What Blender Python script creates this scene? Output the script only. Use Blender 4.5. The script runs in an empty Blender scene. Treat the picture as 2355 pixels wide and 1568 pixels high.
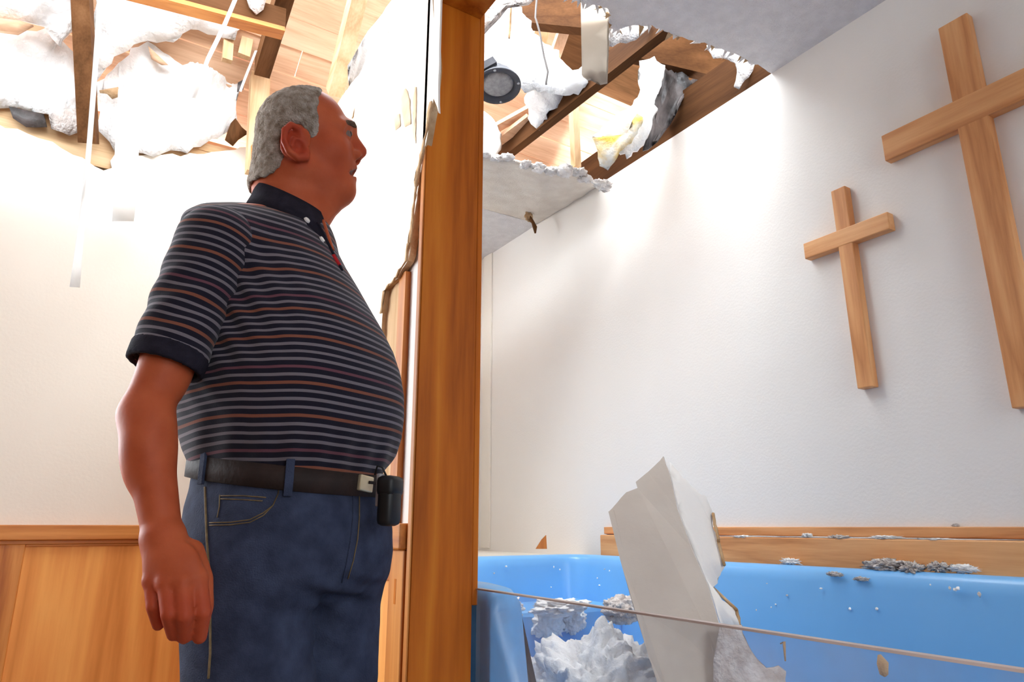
import bpy, bmesh, math, random
import numpy as np
from mathutils import Vector, Matrix, noise as mnoise
from mathutils.bvhtree import BVHTree

# ------------------------------------------------------------------ camera
FPX = 1570.0
ZC = 0.93
YAW = math.radians(32.2)
PITCH = math.radians(15.25)
scene = bpy.context.scene
COL = scene.collection
cam_data = bpy.data.cameras.new('camera')
cam = bpy.data.objects.new('camera', cam_data)
COL.objects.link(cam)
cam.location = (0, 0, ZC)
cam.rotation_euler = (math.pi / 2 + PITCH, 0, -YAW)
cam_data.sensor_width = 36.0
cam_data.lens = FPX / 2355.0 * 36.0
cam_data.clip_start = 0.02
scene.camera = cam

# ------------------------------------------------------------------ light
scene.view_settings.view_transform = 'Standard'
scene.view_settings.look = 'None'
scene.view_settings.gamma = 1.0
scene.view_settings.use_curve_mapping = False
scene.view_settings.exposure = 0.69
scene.cycles.use_denoising = True
scene.cycles.max_bounces = 10
scene.cycles.diffuse_bounces = 6
world = bpy.data.worlds.new('sky')
scene.world = world
world.use_nodes = True
wbg = world.node_tree.nodes['Background']
wbg.inputs[0].default_value = (0.86, 0.94, 1.0, 1)
wbg.inputs[1].default_value = 11.0


def light_sun(name, direction, strength, angle, color):
    d = bpy.data.lights.new(name, 'SUN')
    d.energy = strength
    d.angle = math.radians(angle)
    d.color = color
    o = bpy.data.objects.new(name, d)
    COL.objects.link(o)
    o.rotation_euler = Vector(direction).to_track_quat('-Z', 'Y').to_euler()
    o.location = (0, 2, 6)
    return o


def portal(name, loc, rot, sx, sy):
    d = bpy.data.lights.new(name, 'AREA')
    d.shape = 'RECTANGLE'
    d.size = sx
    d.size_y = sy
    d.cycles.is_portal = True
    o = bpy.data.objects.new(name, d)
    COL.objects.link(o)
    o.location = loc
    o.rotation_euler = rot
    return o


SUN = light_sun('sun', (0.36, 0.23, -1.0), 2.4, 38, (1.0, 0.97, 0.94))
portal('roof_opening_daylight', (0.7, 1.85, 3.1), (0, 0, 0), 2.15, 1.5)
portal('added_rear_window_daylight', (.05, -4.02, 1.55), (math.pi / 2, 0, 0), 1.1, 1.1)  # unseen rear window, added to fill the room with light
portal('added_baptistry_window_daylight', (1.43, -2.06, 1.85), (math.pi / 2, 0, 0), 1.2, 1.4)  # unseen window added at the near end to brighten the cross wall
portal('added_window_daylight', (-2.26, 3.16, 1.70), (-math.pi / 2, 0, 0), 3.28, 1.5)  # guides daylight through the window added behind the man

# ------------------------------------------------------------------ geometry helpers
CY, SY = math.cos(YAW), math.sin(YAW)
CP, SP = math.cos(PITCH), math.sin(PITCH)


def lf(px, py):
    """lateral and height slope of the view ray through a pixel, per metre forward"""
    v = 784.0 - py
    f = FPX * CP - v * SP
    return (px - 1177.5) / f, (FPX * SP + v * CP) / f


def uw(u, w):
    return CY * u + SY * w, -SY * u + CY * w


def at(px, py, d):
    l, s = lf(px, py)
    x, y = uw(l * d, d)
    return Vector((x, y, ZC + s * d))


def onX(px, py, X):
    l, s = lf(px, py)
    x, y = uw(l, 1.0)
    t = X / x
    return Vector((X, y * t, ZC + s * t))


def onY(px, py, Y):
    l, s = lf(px, py)
    x, y = uw(l, 1.0)
    t = Y / y
    return Vector((x * t, Y, ZC + s * t))


def onZ(px, py, z):
    l, s = lf(px, py)
    x, y = uw(l, 1.0)
    t = (z - ZC) / s
    return Vector((x * t, y * t, z))


def link(name, me, mat=None, parent=None, smooth=False, kind=None, label=None, cat=None, group=None, local=False):
    o = bpy.data.objects.new(name, me)
    COL.objects.link(o)
    if mat is not None:
        me.materials.append(mat)
    if smooth:
        me.shade_smooth()
    if parent is not None:
        o.parent = parent
        if not local:
            o.matrix_parent_inverse = Matrix.Translation(parent.location).inverted()
    if kind: o['kind'] = kind
    if label: o['label'] = label
    if cat: o['category'] = cat
    if group: o['group'] = group
    return o


def empty(name, loc=(0, 0, 0), **k):
    o = bpy.data.objects.new(name, None)
    COL.objects.link(o)
    o.location = loc
    o.empty_display_size = 0.05
    for a, b in k.items():
        if b: o[{'cat': 'category'}.get(a, a)] = b
    return o


def pyd(name, verts, faces):
    me = bpy.data.meshes.new(name)
    me.from_pydata([tuple(v) for v in verts], [], faces)
    me.update()
    return me


def fix_normals(me):
    bm = bmesh.new()
    bm.from_mesh(me)
    bmesh.ops.recalc_face_normals(bm, faces=bm.faces)
    bm.to_mesh(me)
    bm.free()
    return me


def box_mesh(name, lo, hi, bev=0.0):
    bm = bmesh.new()
    bmesh.ops.create_cube(bm, size=1.0)
    lo = Vector(lo); hi = Vector(hi)
    for v in bm.verts:
        v.co = Vector(((lo[i] + hi[i]) / 2 + v.co[i] * (hi[i] - lo[i]) for i in range(3)))
    if bev > 0:
        bmesh.ops.bevel(bm, geom=bm.edges[:], offset=bev, segments=2, affect='EDGES', profile=0.5)
    me = bpy.data.meshes.new(name)
    bm.to_mesh(me)
    bm.free()
    return me


def box(name, lo, hi, mat, parent=None, bev=0.0, **k):
    return link(name, box_mesh(name, lo, hi, bev), mat, parent, **k)


def beam_mesh(name, p1, p2, w, h, up=(0, 0, 1), rough=0.0, seed=0):
    """a timber from p1 to p2, w wide and h deep, ends slightly broken when rough > 0; local coords kept in world"""
    p1 = Vector(p1); p2 = Vector(p2)
    d = (p2 - p1).normalized()
    s = d.cross(Vector(up)).normalized()
    t = s.cross(d).normalized()
    rnd = random.Random(seed)
    vs = []
    n = 4
    for k in range(n + 1):
        c = p1.lerp(p2, k / n)
        for (a, b) in ((-1, -1), (1, -1), (1, 1), (-1, 1)):
            j = d * (rnd.uniform(-rough, rough) if k in (0, n) else 0)
            vs.append(c + s * a * w / 2 + t * b * h / 2 + j)
    fs = [(0, 1, 2, 3), tuple(4 * n + i for i in (3, 2, 1, 0))]
    for k in range(n):
        for i in range(4):
            a = 4 * k + i; b = 4 * k + (i + 1) % 4
            fs.append((a, a + 4, b + 4, b))
    return fix_normals(pyd(name, vs, fs))


def beam(name, p1, p2, w, h, mat, parent=None, up=(0, 0, 1), rough=0.0, seed=0, **k):
    return link(name, beam_mesh(name, p1, p2, w, h, up, rough, seed), mat, parent, **k)


def jag(pts, flags, amp, step, seed):
    """subdivide the flagged edges of a 3D loop and roughen them in the loop's own plane"""
    rnd = random.Random(seed)
    P = [Vector(p) for p in pts]
    n = len(P)
    nrm = Vector((0, 0, 0))
    for i in range(n):
        nrm += P[i].cross(P[(i + 1) % n])
    nrm.normalize()
    out = []
    for i in range(n):
        a, b = P[i], P[(i + 1) % n]
        out.append(a)
        if flags[i]:
            L = (b - a).length
            m = max(1, int(L / step))
            side = (b - a).normalized().cross(nrm)
            for k in range(1, m):
                f = k / m
                big = mnoise.noise(a.lerp(b, f) * 9 + Vector((seed, 0, 0))) * amp * 1.2
                out.append(a.lerp(b, f + rnd.uniform(-.3, .3) / m) + side * (big + rnd.uniform(-amp, amp) * rnd.random()))
    return out


def prism(name, loop, depth, mat, parent=None, mat_side=None, **k):
    """a slab: the loop extruded by the vector depth"""
    n = len(loop)
    depth = Vector(depth)
    vs = [Vector(p) for p in loop] + [Vector(p) + depth for p in loop]
    fs = [tuple(range(n)), tuple(range(2 * n - 1, n - 1, -1))]
    for i in range(n):
        j = (i + 1) % n
        fs.append((i, i + n, j + n, j))
    me = fix_normals(pyd(name, vs, fs))
    o = link(name, me, mat, parent, **k)
    if mat_side is not None:
        me.materials.append(mat_side)
        for p in list(me.polygons)[2:]:
            p.material_index = 1
    return o


def tube_mesh(name, pts, r, seg=8, cap=True):
    pts = [Vector(p) for p in pts]
    vs, fs = [], []
    rs = r if isinstance(r, (list, tuple)) else [r] * len(pts)
    up = None
    for i, p in enumerate(pts):
        d = (pts[min(i + 1, len(pts) - 1)] - pts[max(i - 1, 0)]).normalized()
        if up is None:
            up = Vector((0, 0, 1)) if abs(d.z) < .9 else Vector((1, 0, 0))
        s = d.cross(up).normalized()
        t = s.cross(d).normalized()
        up = t
        for k in range(seg):
            a = 2 * math.pi * k / seg
            vs.append(p + (s * math.cos(a) + t * math.sin(a)) * rs[i])
    for i in range(len(pts) - 1):
        for k in range(seg):
            a = i * seg + k; b = i * seg + (k + 1) % seg
            fs.append((a, b, b + seg, a + seg))
    if cap:
        fs.append(tuple(range(seg - 1, -1, -1)))
        fs.append(tuple(range((len(pts) - 1) * seg, len(pts) * seg)))
    return fix_normals(pyd(name, vs, fs))


def tube(name, pts, r, mat, parent=None, seg=8, **k):
    return link(name, tube_mesh(name, pts, r, seg), mat, parent, smooth=True, **k)


def blob_mesh(name, center, size, seed=0, rough=0.35, sub=4, freq=3.0, flat=None):
    bm = bmesh.new()
    bmesh.ops.create_icosphere(bm, subdivisions=sub, radius=1.0)
    c = Vector(center)
    sd = Vector((seed * 3.7, seed * 1.3, seed * 7.1))
    for v in bm.verts:
        d = v.co.normalized()
        n = mnoise.fractal(d * freq + sd, 0.7, 2.1, 5) * rough
        n += abs(mnoise.noise(d * freq * 4 + sd)) * rough * .22
        p = d * (1 + n)
        p = Vector((p[i] * size[i] for i in range(3)))
        if flat is not None and p.z < flat:
            p.z = flat
        v.co = c + p
    me = bpy.data.meshes.new(name)
    bm.to_mesh(me)
    bm.free()
    return me


def blob(name, center, size, mat, parent=None, seed=0, rough=.35, sub=4, freq=3.0, flat=None, **k):
    return link(name, blob_mesh(name, center, size, seed, rough, sub, freq, flat), mat, parent, smooth=True, **k)


def lump_sheet(name, loop, depth, mat, parent=None, bump=.02, res=.02, seed=0, **k):
    """a torn, bulging piece of sheet material: a jagged loop filled with a grid, pushed in and out, with thickness"""
    P = [Vector(p) for p in loop]
    c = sum(P, Vector()) / len(P)
    bm = bmesh.new()
    vs = [bm.verts.new(p) for p in P]
    f = bm.faces.new(vs)
    bmesh.ops.triangulate(bm, faces=[f])
    for _ in range(8):
        es = [e for e in bm.edges if e.calc_length() > res * 2]
        if not es: break
        bmesh.ops.subdivide_edges(bm, edges=es, cuts=1)
        bmesh.ops.triangulate(bm, faces=[f for f in bm.faces if len(f.verts) > 3])
        if len(bm.verts) > 6000: break
    dv = Vector(depth)
    dn = dv.normalized()
    sd = Vector((seed * 2.3, seed * 5.1, 0))
    for v in bm.verts:
        v.co = v.co + dn * (mnoise.fractal(v.co * 9 + sd, .8, 2, 4) * bump)
    geo = bmesh.ops.extrude_face_region(bm, geom=bm.faces[:])
    for e in geo['geom']:
        if isinstance(e, bmesh.types.BMVert):
            e.co = e.co + dv + dn * (mnoise.fractal(e.co * 11 + sd + Vector((5, 0, 0)), .8, 2, 4) * bump)
    bmesh.ops.recalc_face_normals(bm, faces=bm.faces)
    me = bpy.data.meshes.new(name)
    bm.to_mesh(me)
    bm.free()
    return link(name, me, mat, parent, smooth=True, **k)


# ------------------------------------------------------------------ materials
def _nt(name):
    m = bpy.data.materials.new(name)
    m.use_nodes = True
    nt = m.node_tree
    return m, nt, nt.nodes['Principled BSDF']


def mapped(nt, scale, rot=(0, 0, 0)):
    tc = nt.nodes.new('ShaderNodeTexCoord')
    mp = nt.nodes.new('ShaderNodeMapping')
    mp.inputs['Scale'].default_value = scale
    mp.inputs['Rotation'].default_value = rot
    nt.links.new(tc.outputs['Object'], mp.inputs['Vector'])
    return mp.outputs['Vector']


def ramp(nt, fac, stops, interp='LINEAR'):
    r = nt.nodes.new('ShaderNodeValToRGB')
    r.color_ramp.interpolation = interp
    el = r.color_ramp.elements
    while len(el) < len(stops): el.new(0.5)
    for e, (p, c) in zip(el, stops):
        e.position = p
        e.color = (*c, 1)
    nt.links.new(fac, r.inputs['Fac'])
    return r.outputs['Color']


def surf(name, c1, c2=None, scale=6.0, rough=.8, bump=0.0, bscale=60.0, detail=5, spec=.3, lo=.35, hi=.7):
    m, nt, b = _nt(name)
    b.inputs['Roughness'].default_value = rough
    b.inputs['Specular IOR Level'].default_value = spec
    c2 = c2 or tuple(x * .85 for x in c1)
    v = mapped(nt, (1, 1, 1))
    n = nt.nodes.new('ShaderNodeTexNoise')
    n.inputs['Scale'].default_value = scale
    n.inputs['Detail'].default_value = detail
    nt.links.new(v, n.inputs['Vector'])
    nt.links.new(ramp(nt, n.outputs['Fac'], [(lo, c2), (hi, c1)]), b.inputs['Base Color'])
    if bump > 0:
        n2 = nt.nodes.new('ShaderNodeTexNoise')
        n2.inputs['Scale'].default_value = bscale
        n2.inputs['Detail'].default_value = 4
        nt.links.new(v, n2.inputs['Vector'])
        bp = nt.nodes.new('ShaderNodeBump')
        bp.inputs['Strength'].default_value = bump
        bp.inputs['Distance'].default_value = .01
        nt.links.new(n2.outputs['Fac'], bp.inputs['Height'])
        nt.links.new(bp.outputs['Normal'], b.inputs['Normal'])
    return m


def wood(name, light, mid, dark, axis='Z', rough=.42, scale=1.0, spec=.4, rings=9.0):
    m, nt, b = _nt(name)
    b.inputs['Roughness'].default_value = rough
    b.inputs['Specular IOR Level'].default_value = spec
    s = [1.0, 1.0, 1.0]
    s['XYZ'.index(axis)] = .07
    v = mapped(nt, tuple(x * scale for x in s), (.02, .03, .02))
    n = nt.nodes.new('ShaderNodeTexNoise')
    n.inputs['Scale'].default_value = 9
    n.inputs['Detail'].default_value = 2
    nt.links.new(v, n.inputs['Vector'])
    mul = nt.nodes.new('ShaderNodeMath'); mul.operation = 'MULTIPLY'
    mul.inputs[1].default_value = rings
    nt.links.new(n.outputs['Fac'], mul.inputs[0])
    fr = nt.nodes.new('ShaderNodeMath'); fr.operation = 'PINGPONG'
    fr.inputs[1].default_value = 1.0
    nt.links.new(mul.outputs[0], fr.inputs[0])
    n2 = nt.nodes.new('ShaderNodeTexNoise')
    n2.inputs['Scale'].default_value = 130
    n2.inputs['Detail'].default_value = 3
    nt.links.new(v, n2.inputs['Vector'])
    mix = nt.nodes.new('ShaderNodeMath'); mix.operation = 'MULTIPLY_ADD'
    mix.inputs[1].default_value = .55
    nt.links.new(fr.outputs[0], mix.inputs[0])
    m2 = nt.nodes.new('ShaderNodeMath'); m2.operation = 'MULTIPLY'
    m2.inputs[1].default_value = .45
    nt.links.new(n2.outputs['Fac'], m2.inputs[0])
    nt.links.new(m2.outputs[0], mix.inputs[2])
    nt.links.new(ramp(nt, mix.outputs[0], [(.12, dark), (.45, mid), (.8, light)]), b.inputs['Base Color'])
    bp = nt.nodes.new('ShaderNodeBump')
    bp.inputs['Strength'].default_value = .12
    bp.inputs['Distance'].default_value = .004
    nt.links.new(n2.outputs['Fac'], bp.inputs['Height'])
    nt.links.new(bp.outputs['Normal'], b.inputs['Normal'])
    return m


OAK = dict(light=(.66, .27, .062), mid=(.54, .19, .036), dark=(.36, .10, .016))
M = {}
for ax in 'XYZ':
    M['oak' + ax] = wood('oak_trim_' + ax, axis=ax, **OAK)
    M['cross' + ax] = wood('cross_oak_' + ax, (.80, .42, .18), (.69, .315, .12), (.50, .19, .06), axis=ax, rough=.5)
    M['lumber' + ax] = wood('raw_lumber_' + ax, (.76, .56, .36), (.66, .45, .26), (.50, .30, .15), axis=ax, rough=.8, spec=.15, rings=4)
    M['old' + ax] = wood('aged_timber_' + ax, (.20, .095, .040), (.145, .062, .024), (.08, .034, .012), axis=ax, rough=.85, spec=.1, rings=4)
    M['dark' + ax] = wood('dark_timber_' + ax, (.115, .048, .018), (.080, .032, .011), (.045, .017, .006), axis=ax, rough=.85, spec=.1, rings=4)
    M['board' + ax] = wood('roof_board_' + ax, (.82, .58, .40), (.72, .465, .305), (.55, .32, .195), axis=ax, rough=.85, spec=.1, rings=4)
M['jamb'] = wood('dark_oak_jamb', (.58, .175, .014), (.48, .12, .008), (.30, .065, .004), axis='Z', rough=.5, scale=.8, spec=.15)
M['panel'] = wood('oak_panel', (.92, .43, .11), (.82, .33, .075), (.66, .24, .046), axis='Z', rough=.5, scale=.6)
M['paint_cream'] = surf('cream_painted_drywall', (.84, .79, .71), (.80, .74, .66), scale=1.5, rough=.75, bump=.06, bscale=90)
M['paint_white'] = surf('white_painted_drywall', (.84, .80, .755), (.81, .765, .715), scale=1.3, rough=.7, bump=.08, bscale=110)
M['ceil'] = surf('textured_ceiling', (.74, .71, .71), (.66, .63, .63), scale=25, rough=.95, bump=.6, bscale=160)
M['ceil_sag'] = surf('shaded_textured_ceiling', (.74, .68, .61), (.66, .59, .52), scale=14, rough=.95, bump=.6, bscale=160)  # tan tone stands in for shade on the panel tilted from the light
M['gypsum'] = surf('gypsum_core', (.86, .84, .83), (.72, .66, .62), scale=40, rough=1, bump=.8, bscale=120)
M['paper_grey'] = surf('grey_drywall_paper', (.55, .48, .415), (.48, .41, .35), scale=5, rough=.9, bump=.1, bscale=50)
M['paper_tan'] = surf('tan_torn_paper', (.60, .42, .25), (.40, .24, .12), scale=20, rough=1, bump=.6, bscale=60)
M['insul'] = surf('white_insulation', (.92, .91, .90), (.84, .82, .80), scale=9, rough=1, bump=.6, bscale=70, spec=0)
M['insul_grey'] = surf('grey_insulation', (.78, .73, .70), (.50, .43, .39), scale=30, rough=1, bump=1.0, bscale=90, spec=0)
M['insul_yellow'] = surf('yellow_glass_wool', (.90, .88, .80), (.85, .58, .14), scale=9, rough=1, bump=1.0, bscale=50, spec=0, lo=.47, hi=.66)
M['blackpaper'] = surf('black_roofing_paper', (.16, .135, .13), (.012, .010, .010), scale=12, rough=.5, bump=.8, bscale=25, spec=.5)
M['added_panelling'] = wood('added_dark_panelling', (.22, .10, .04), (.17, .07, .026), (.10, .04, .014), axis='Z', rough=.6, spec=.2)  # dark panelling added on the unseen walls to cut the fill
M['floor'] = surf('carpet', (.20, .13, .09), (.15, .10, .07), scale=60, rough=1, bump=.5, bscale=300)
M['blue'] = surf('blue_fibreglass', (.18, .46, .82), (.16, .425, .79), scale=3, rough=.28, bump=.02, bscale=30, spec=.5)
M['blue_dusty'] = surf('dusty_blue_fibreglass', (.50, .58, .70), (.19, .40, .70), scale=8, rough=.6, bump=.1, bscale=60)
M['white_tape'] = surf('white_joint_tape', (.90, .89, .88), (.84, .83, .82), scale=6, rough=.9)
M['paper_peel'] = surf('pale_peeled_paper', (.82, .66, .46), (.72, .54, .35), scale=25, rough=1)
M['paper_beige'] = surf('beige_drywall_paper', (.50, .43, .35), (.44, .37, .29), scale=6, rough=.9)
_m, _nt_, _b = M['white_tape'], M['white_tape'].node_tree, M['white_tape'].node_tree.nodes['Principled BSDF']
_tl = _nt_.nodes.new('ShaderNodeBsdfTranslucent'); _tl.inputs[0].default_value = (.9, .89, .87, 1)
_mx = _nt_.nodes.new('ShaderNodeMixShader'); _mx.inputs[0].default_value = .5
_nt_.links.new(_b.outputs[0], _mx.inputs[1]); _nt_.links.new(_tl.outputs[0], _mx.inputs[2])
_nt_.links.new(_mx.outputs[0], _nt_.nodes['Material Output'].inputs[0])
M['wire'] = surf('grey_wire', (.22, .20, .19), rough=.5)
M['metal'] = surf('galvanised_metal', (.42, .42, .44), (.30, .30, .32), scale=12, rough=.45)
M['metal'].node_tree.nodes['Principled BSDF'].inputs['Metallic'].default_value = .5
M['darkmetal'] = surf('dark_speaker_housing', (.085, .085, .10), (.05, .05, .06), scale=9, rough=.5)
M['grille'] = surf('grey_speaker_cone', (.40, .385, .38), (.28, .27, .27), scale=70, rough=.7, bump=.3, bscale=300)


def glass_mat():
    m = bpy.data.materials.new('hazy_clear_pane')
    m.use_nodes = True
    nt = m.node_tree
    nt.nodes.clear()
    out = nt.nodes.new('ShaderNodeOutputMaterial')
    tr = nt.nodes.new('ShaderNodeBsdfTransparent')
    tr.inputs[0].default_value = (.96, .97, .985, 1)
    df = nt.nodes.new('ShaderNodeBsdfDiffuse')
    df.inputs[0].default_value = (.62, .60, .64, 1)  # patchy diffuse mix that makes the pane hazy
    gl = nt.nodes.new('ShaderNodeBsdfGlossy')
    gl.inputs['Roughness'].default_value = .12
    lw = nt.nodes.new('ShaderNodeLayerWeight'); lw.inputs[0].default_value = .3
    pw_ = nt.nodes.new('ShaderNodeMath'); pw_.operation = 'POWER'; pw_.inputs[1].default_value = 3.0
    nt.links.new(lw.outputs['Facing'], pw_.inputs[0])
    fz = nt.nodes.new('ShaderNodeMath'); fz.operation = 'MULTIPLY_ADD'; fz.inputs[1].default_value = .18; fz.inputs[2].default_value = .02
    nt.links.new(pw_.outputs[0], fz.inputs[0])
    mp = mapped(nt, (1, 1, 1))
    n = nt.nodes.new('ShaderNodeTexNoise')
    n.inputs['Scale'].default_value = 7
    n.inputs['Detail'].default_value = 6
    nt.links.new(mp, n.inputs['Vector'])
    mr = nt.nodes.new('ShaderNodeMapRange')
    mr.inputs['From Min'].default_value = .40
    mr.inputs['From Max'].default_value = .75
    mr.inputs['To Min'].default_value = .03
    mr.inputs['To Max'].default_value = .20
    nt.links.new(n.outputs['Fac'], mr.inputs['Value'])
    a = nt.nodes.new('ShaderNodeMixShader')
    nt.links.new(mr.outputs[0], a.inputs[0])
    nt.links.new(tr.outputs[0], a.inputs[1])
    nt.links.new(df.outputs[0], a.inputs[2])
    b = nt.nodes.new('ShaderNodeMixShader')
    nt.links.new(fz.outputs[0], b.inputs[0])
    nt.links.new(a.outputs[0], b.inputs[1])
    nt.links.new(gl.outputs[0], b.inputs[2])
    nt.links.new(b.outputs[0], out.inputs[0])
    return m


M['pane'] = glass_mat()
M['pane_edge'] = surf('pane_edge', (.50, .40, .36), (.42, .33, .30), rough=.35)

# ------------------------------------------------------------------ the room shell
XF, XG, XB = 0.62, 0.75, 2.12          # front wall faces, cross wall
YJ, YL, YE = 1.35, 3.12, 3.74          # jamb of the opening, left wall, end of the baptistry
ZT = ZC + 1.74                         # ceiling
ZROOF = lambda y: ZC + 1.78 + (3.4 - y) * .577
S = 'structure'

box('floor', (-4.1, -4.1, -.06), (XB + .1, 3.6, 0), M['floor'], kind=S)

# wall with the crosses
box('wall_back', (XB, -4.1, -.05), (XB + .1, YE + .1, ZT), M['paint_white'], kind=S)
box('wall_end', (XG, YE, -.05), (XB, YE + .08, ZT), M['paint_white'], kind=S)
for lo, hi in (((XG, -2.1, -.05), (XB, -2.0, 1.15)), ((XG, -2.1, 2.55), (XB, -2.0, ZT)), ((XG, -2.1, 1.15), (.83, -2.0, 2.55)), ((2.03, -2.1, 1.15), (XB, -2.0, 2.55))):
    box('wall_near_end', lo, hi, M['paint_white'], kind=S)  # the gap is an added window lighting the cross wall
for nm, lo, hi in (('wall_rear', (-4.1, -4.1, 0), (XB + .1, -4, 1.0)), ('wall_rear', (-4.1, -4.1, 1.0), (-.5, -4, ZT)), ('wall_rear', (.6, -4.1, 1.0), (XB + .1, -4, ZT)), ('wall_rear', (-.5, -4.1, 2.1), (.6, -4, ZT)),  # the gap between these pieces is the added rear window
                   ('wall_side', (-4.1, -4, 0), (-4, YL, ZT))):
    box(nm, lo, hi, M['added_panelling'], kind=S)

# left wall: drywall with its top torn away
tear = [onY(px, py, YL) for px, py in ((-60, 275), (40, 296), (90, 318), (140, 340), (190, 362), (238, 392), (258, 386), (266, 352), (320, 358), (372, 356), (470, 354), (520, 346), (572, 338), (600, 345))]
box('wall_left', (-4, YL, 0), (-3.9, YL + .018, ZT), M['paint_cream'], kind=S)
box('wall_left', (-3.9, YL, 0), (-.62, YL + .018, .95), M['paint_cream'], kind=S)
box('wall_left', (-3.9, YL, 2.45), (-.62, YL + .018, ZT), M['paint_cream'], kind=S)
loop = [Vector((-.62, YL, 0)), Vector((-.62, YL, ZT))] + tear + [Vector((XF, YL, tear[-1].z)), Vector((XF, YL, 0))]
fl = [0, 1] + [1] * len(tear) + [0, 0]
wl = prism('wall_left', jag(loop, fl, .012, .03, 3), (0, .018, 0), M['paint_cream'], mat_side=M['gypsum'], kind=S)
# framing laid bare behind the torn drywall
fr = empty('trim_1', (0, YL + .02, 0), kind=S, label='bare top plate and studs behind the torn left wall')
box('top_plate', (-4, YL + .025, ZT - .26), (.75, YL + .065, ZT - .06), M['lumberX'], fr)
box('top_plate', (-4, YL + .02, ZT - .06), (.75, YL + .10, ZT - .02), M['lumberX'], fr)
for i, x in enumerate((-.60, -.42, -.02, .38)):
    box('stud', (x, YL + .03, 0), (x + .04, YL + .11, ZT - .06), M['lumberZ'], fr)
box('wall_outer', (-.62, YL + .12, 0), (.75, YL + .14, ZT + .05), M['boardX'], kind=S)

# window added out of view in the left wall for rim light
wd = empty('added_window_1', (-2.26, YL, .95), kind=S, label='unseen window added in the left wall for rim light')
for lo, hi in (((-3.96, YL - .02, .89), (-.56, YL + .02, .95)), ((-3.96, YL - .02, 2.45), (-.56, YL + .02, 2.51)), ((-3.96, YL - .02, .95), (-3.9, YL + .02, 2.45)), ((-.62, YL - .02, .95), (-.56, YL + .02, 2.45)), ((-2.80, YL, .95), (-2.76, YL + .03, 2.45)), ((-1.72, YL, .95), (-1.68, YL + .03, 2.45))):
    box('added_window_frame', lo, hi, M['oakX'], wd, bev=.003)
# wainscot on the left wall
wz = ZC + .008
wn = empty('trim_2', (0, YL, 0), kind=S, label='orange oak wainscot along the left wall')
box('cap_rail', (-4, YL - .034, wz - .054), (XF, YL, wz), M['oakX'], wn, bev=.004)
box('panel_frame', (-4, YL - .020, wz - .068), (XF, YL, wz - .054), M['oakX'], wn, bev=.002)
xs = [-3.05, -2.1, -1.15, -.20, .57]
zb = ZC - .585
for i, x in enumerate(xs):
    box('stile', (x, YL - .020, .1), (x + .085, YL, wz - .068), M['oakZ'], wn, bev=.003)
for a, b in zip(xs[:-1], xs[1:]):
    box('panel', (a + .085, YL - .009, zb), (b, YL, wz - .068), M['panel'], wn)
    box('panel_molding', (a + .085, YL - .016, wz - .076), (b, YL - .009, wz - .068), M['oakX'], wn, bev=.002)
    box('bottom_rail', (a + .085, YL - .020, .1), (b, YL, zb), M['oakX'], wn, bev=.003)
box('baseboard_left', (-4, YL - .03, 0), (XF, YL, .1), M['oakX'], kind=S, bev=.004)

# front wall of the baptistry, left of the opening: torn drywall over framing
fa = XF
dpts = [onX(px, py, fa - .016) for px, py in ((1003, 150), (996, 235), (985, 300), (970, 380), (962, 430), (952, 500), (946, 560), (938, 600), (925, 618), (915, 640), (900, 652), (886, 668), (880, 720), (874, 800))]
top = [onX(px, py, fa - .016) for px, py in ((878, 97), (905, 55), (945, 2), (965, -40))]
loop = [Vector((fa - .016, YL, .95)), Vector((fa - .016, YL, ZC + 1.40)), Vector((fa - .016, 2.2, ZC + 1.455))] + top + \
       [Vector((fa - .016, YJ + .09, ZT - .1)), Vector((fa - .016, YJ + .045, ZT - .1))] + dpts + [Vector((fa - .016, dpts[-1].y, .95))]
fl = [0, 1, 1] + [1] * len(top) + [0, 0] + [1] * len(dpts) + [0]
wf = prism('wall_front', jag(loop, fl, .006, .018, 8), (.016, 0, 0), M['paint_cream'], mat_side=M['paper_tan'], kind=S)
# torn paper curling off along the broken edge
for a, b, wdt, sd in ((1, 4, .003, 1), (4, 7, .003, 2), (6, 9, .006, 3), (8, 12, .008, 4)):
    pts = dpts[a:b + 1]
    lp = [p + Vector((-.001, -.003, 0)) for p in pts] + [p + Vector((-.003, wdt, .0)) for p in reversed(pts)]
    lump_sheet('torn_paper', jag(lp, [1] * len(lp), .005, .012, sd), (-.003, 0, 0), M['paper_tan'], wf, bump=.003, res=.012, seed=sd)
# peeled patches in the paint
for i, pk in enumerate((((921, 212), (936, 208), (944, 235), (946, 285), (932, 292), (926, 262)), ((906, 268), (920, 262), (922, 290), (910, 300)), ((952, 200), (958, 200), (957, 330), (950, 300)))):
    lump_sheet('peeled_patch', jag([onX(px, py, fa - .0165) for px, py in pk], [1] * len(pk), .004, .012, 90 + i), (-.0012, 0, 0), M['paper_peel'], wf, bump=.0008, res=.02, seed=i)
# white strip hanging beside the header
strip = [onX(px, py, fa - .012) for px, py in ((1001, -50), (1019, -50), (1014, 120), (1012, 200), (1013, 262), (1006, 240), (1000, 226), (1004, 190), (1003, 100))]
link_strip = prism('hanging_paper_strip', jag(strip, [0, 0, 1, 1, 1, 1, 1, 1, 1], .002, .02, 5), (-.006, -.002, 0), M['paint_cream'], wf)
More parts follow.
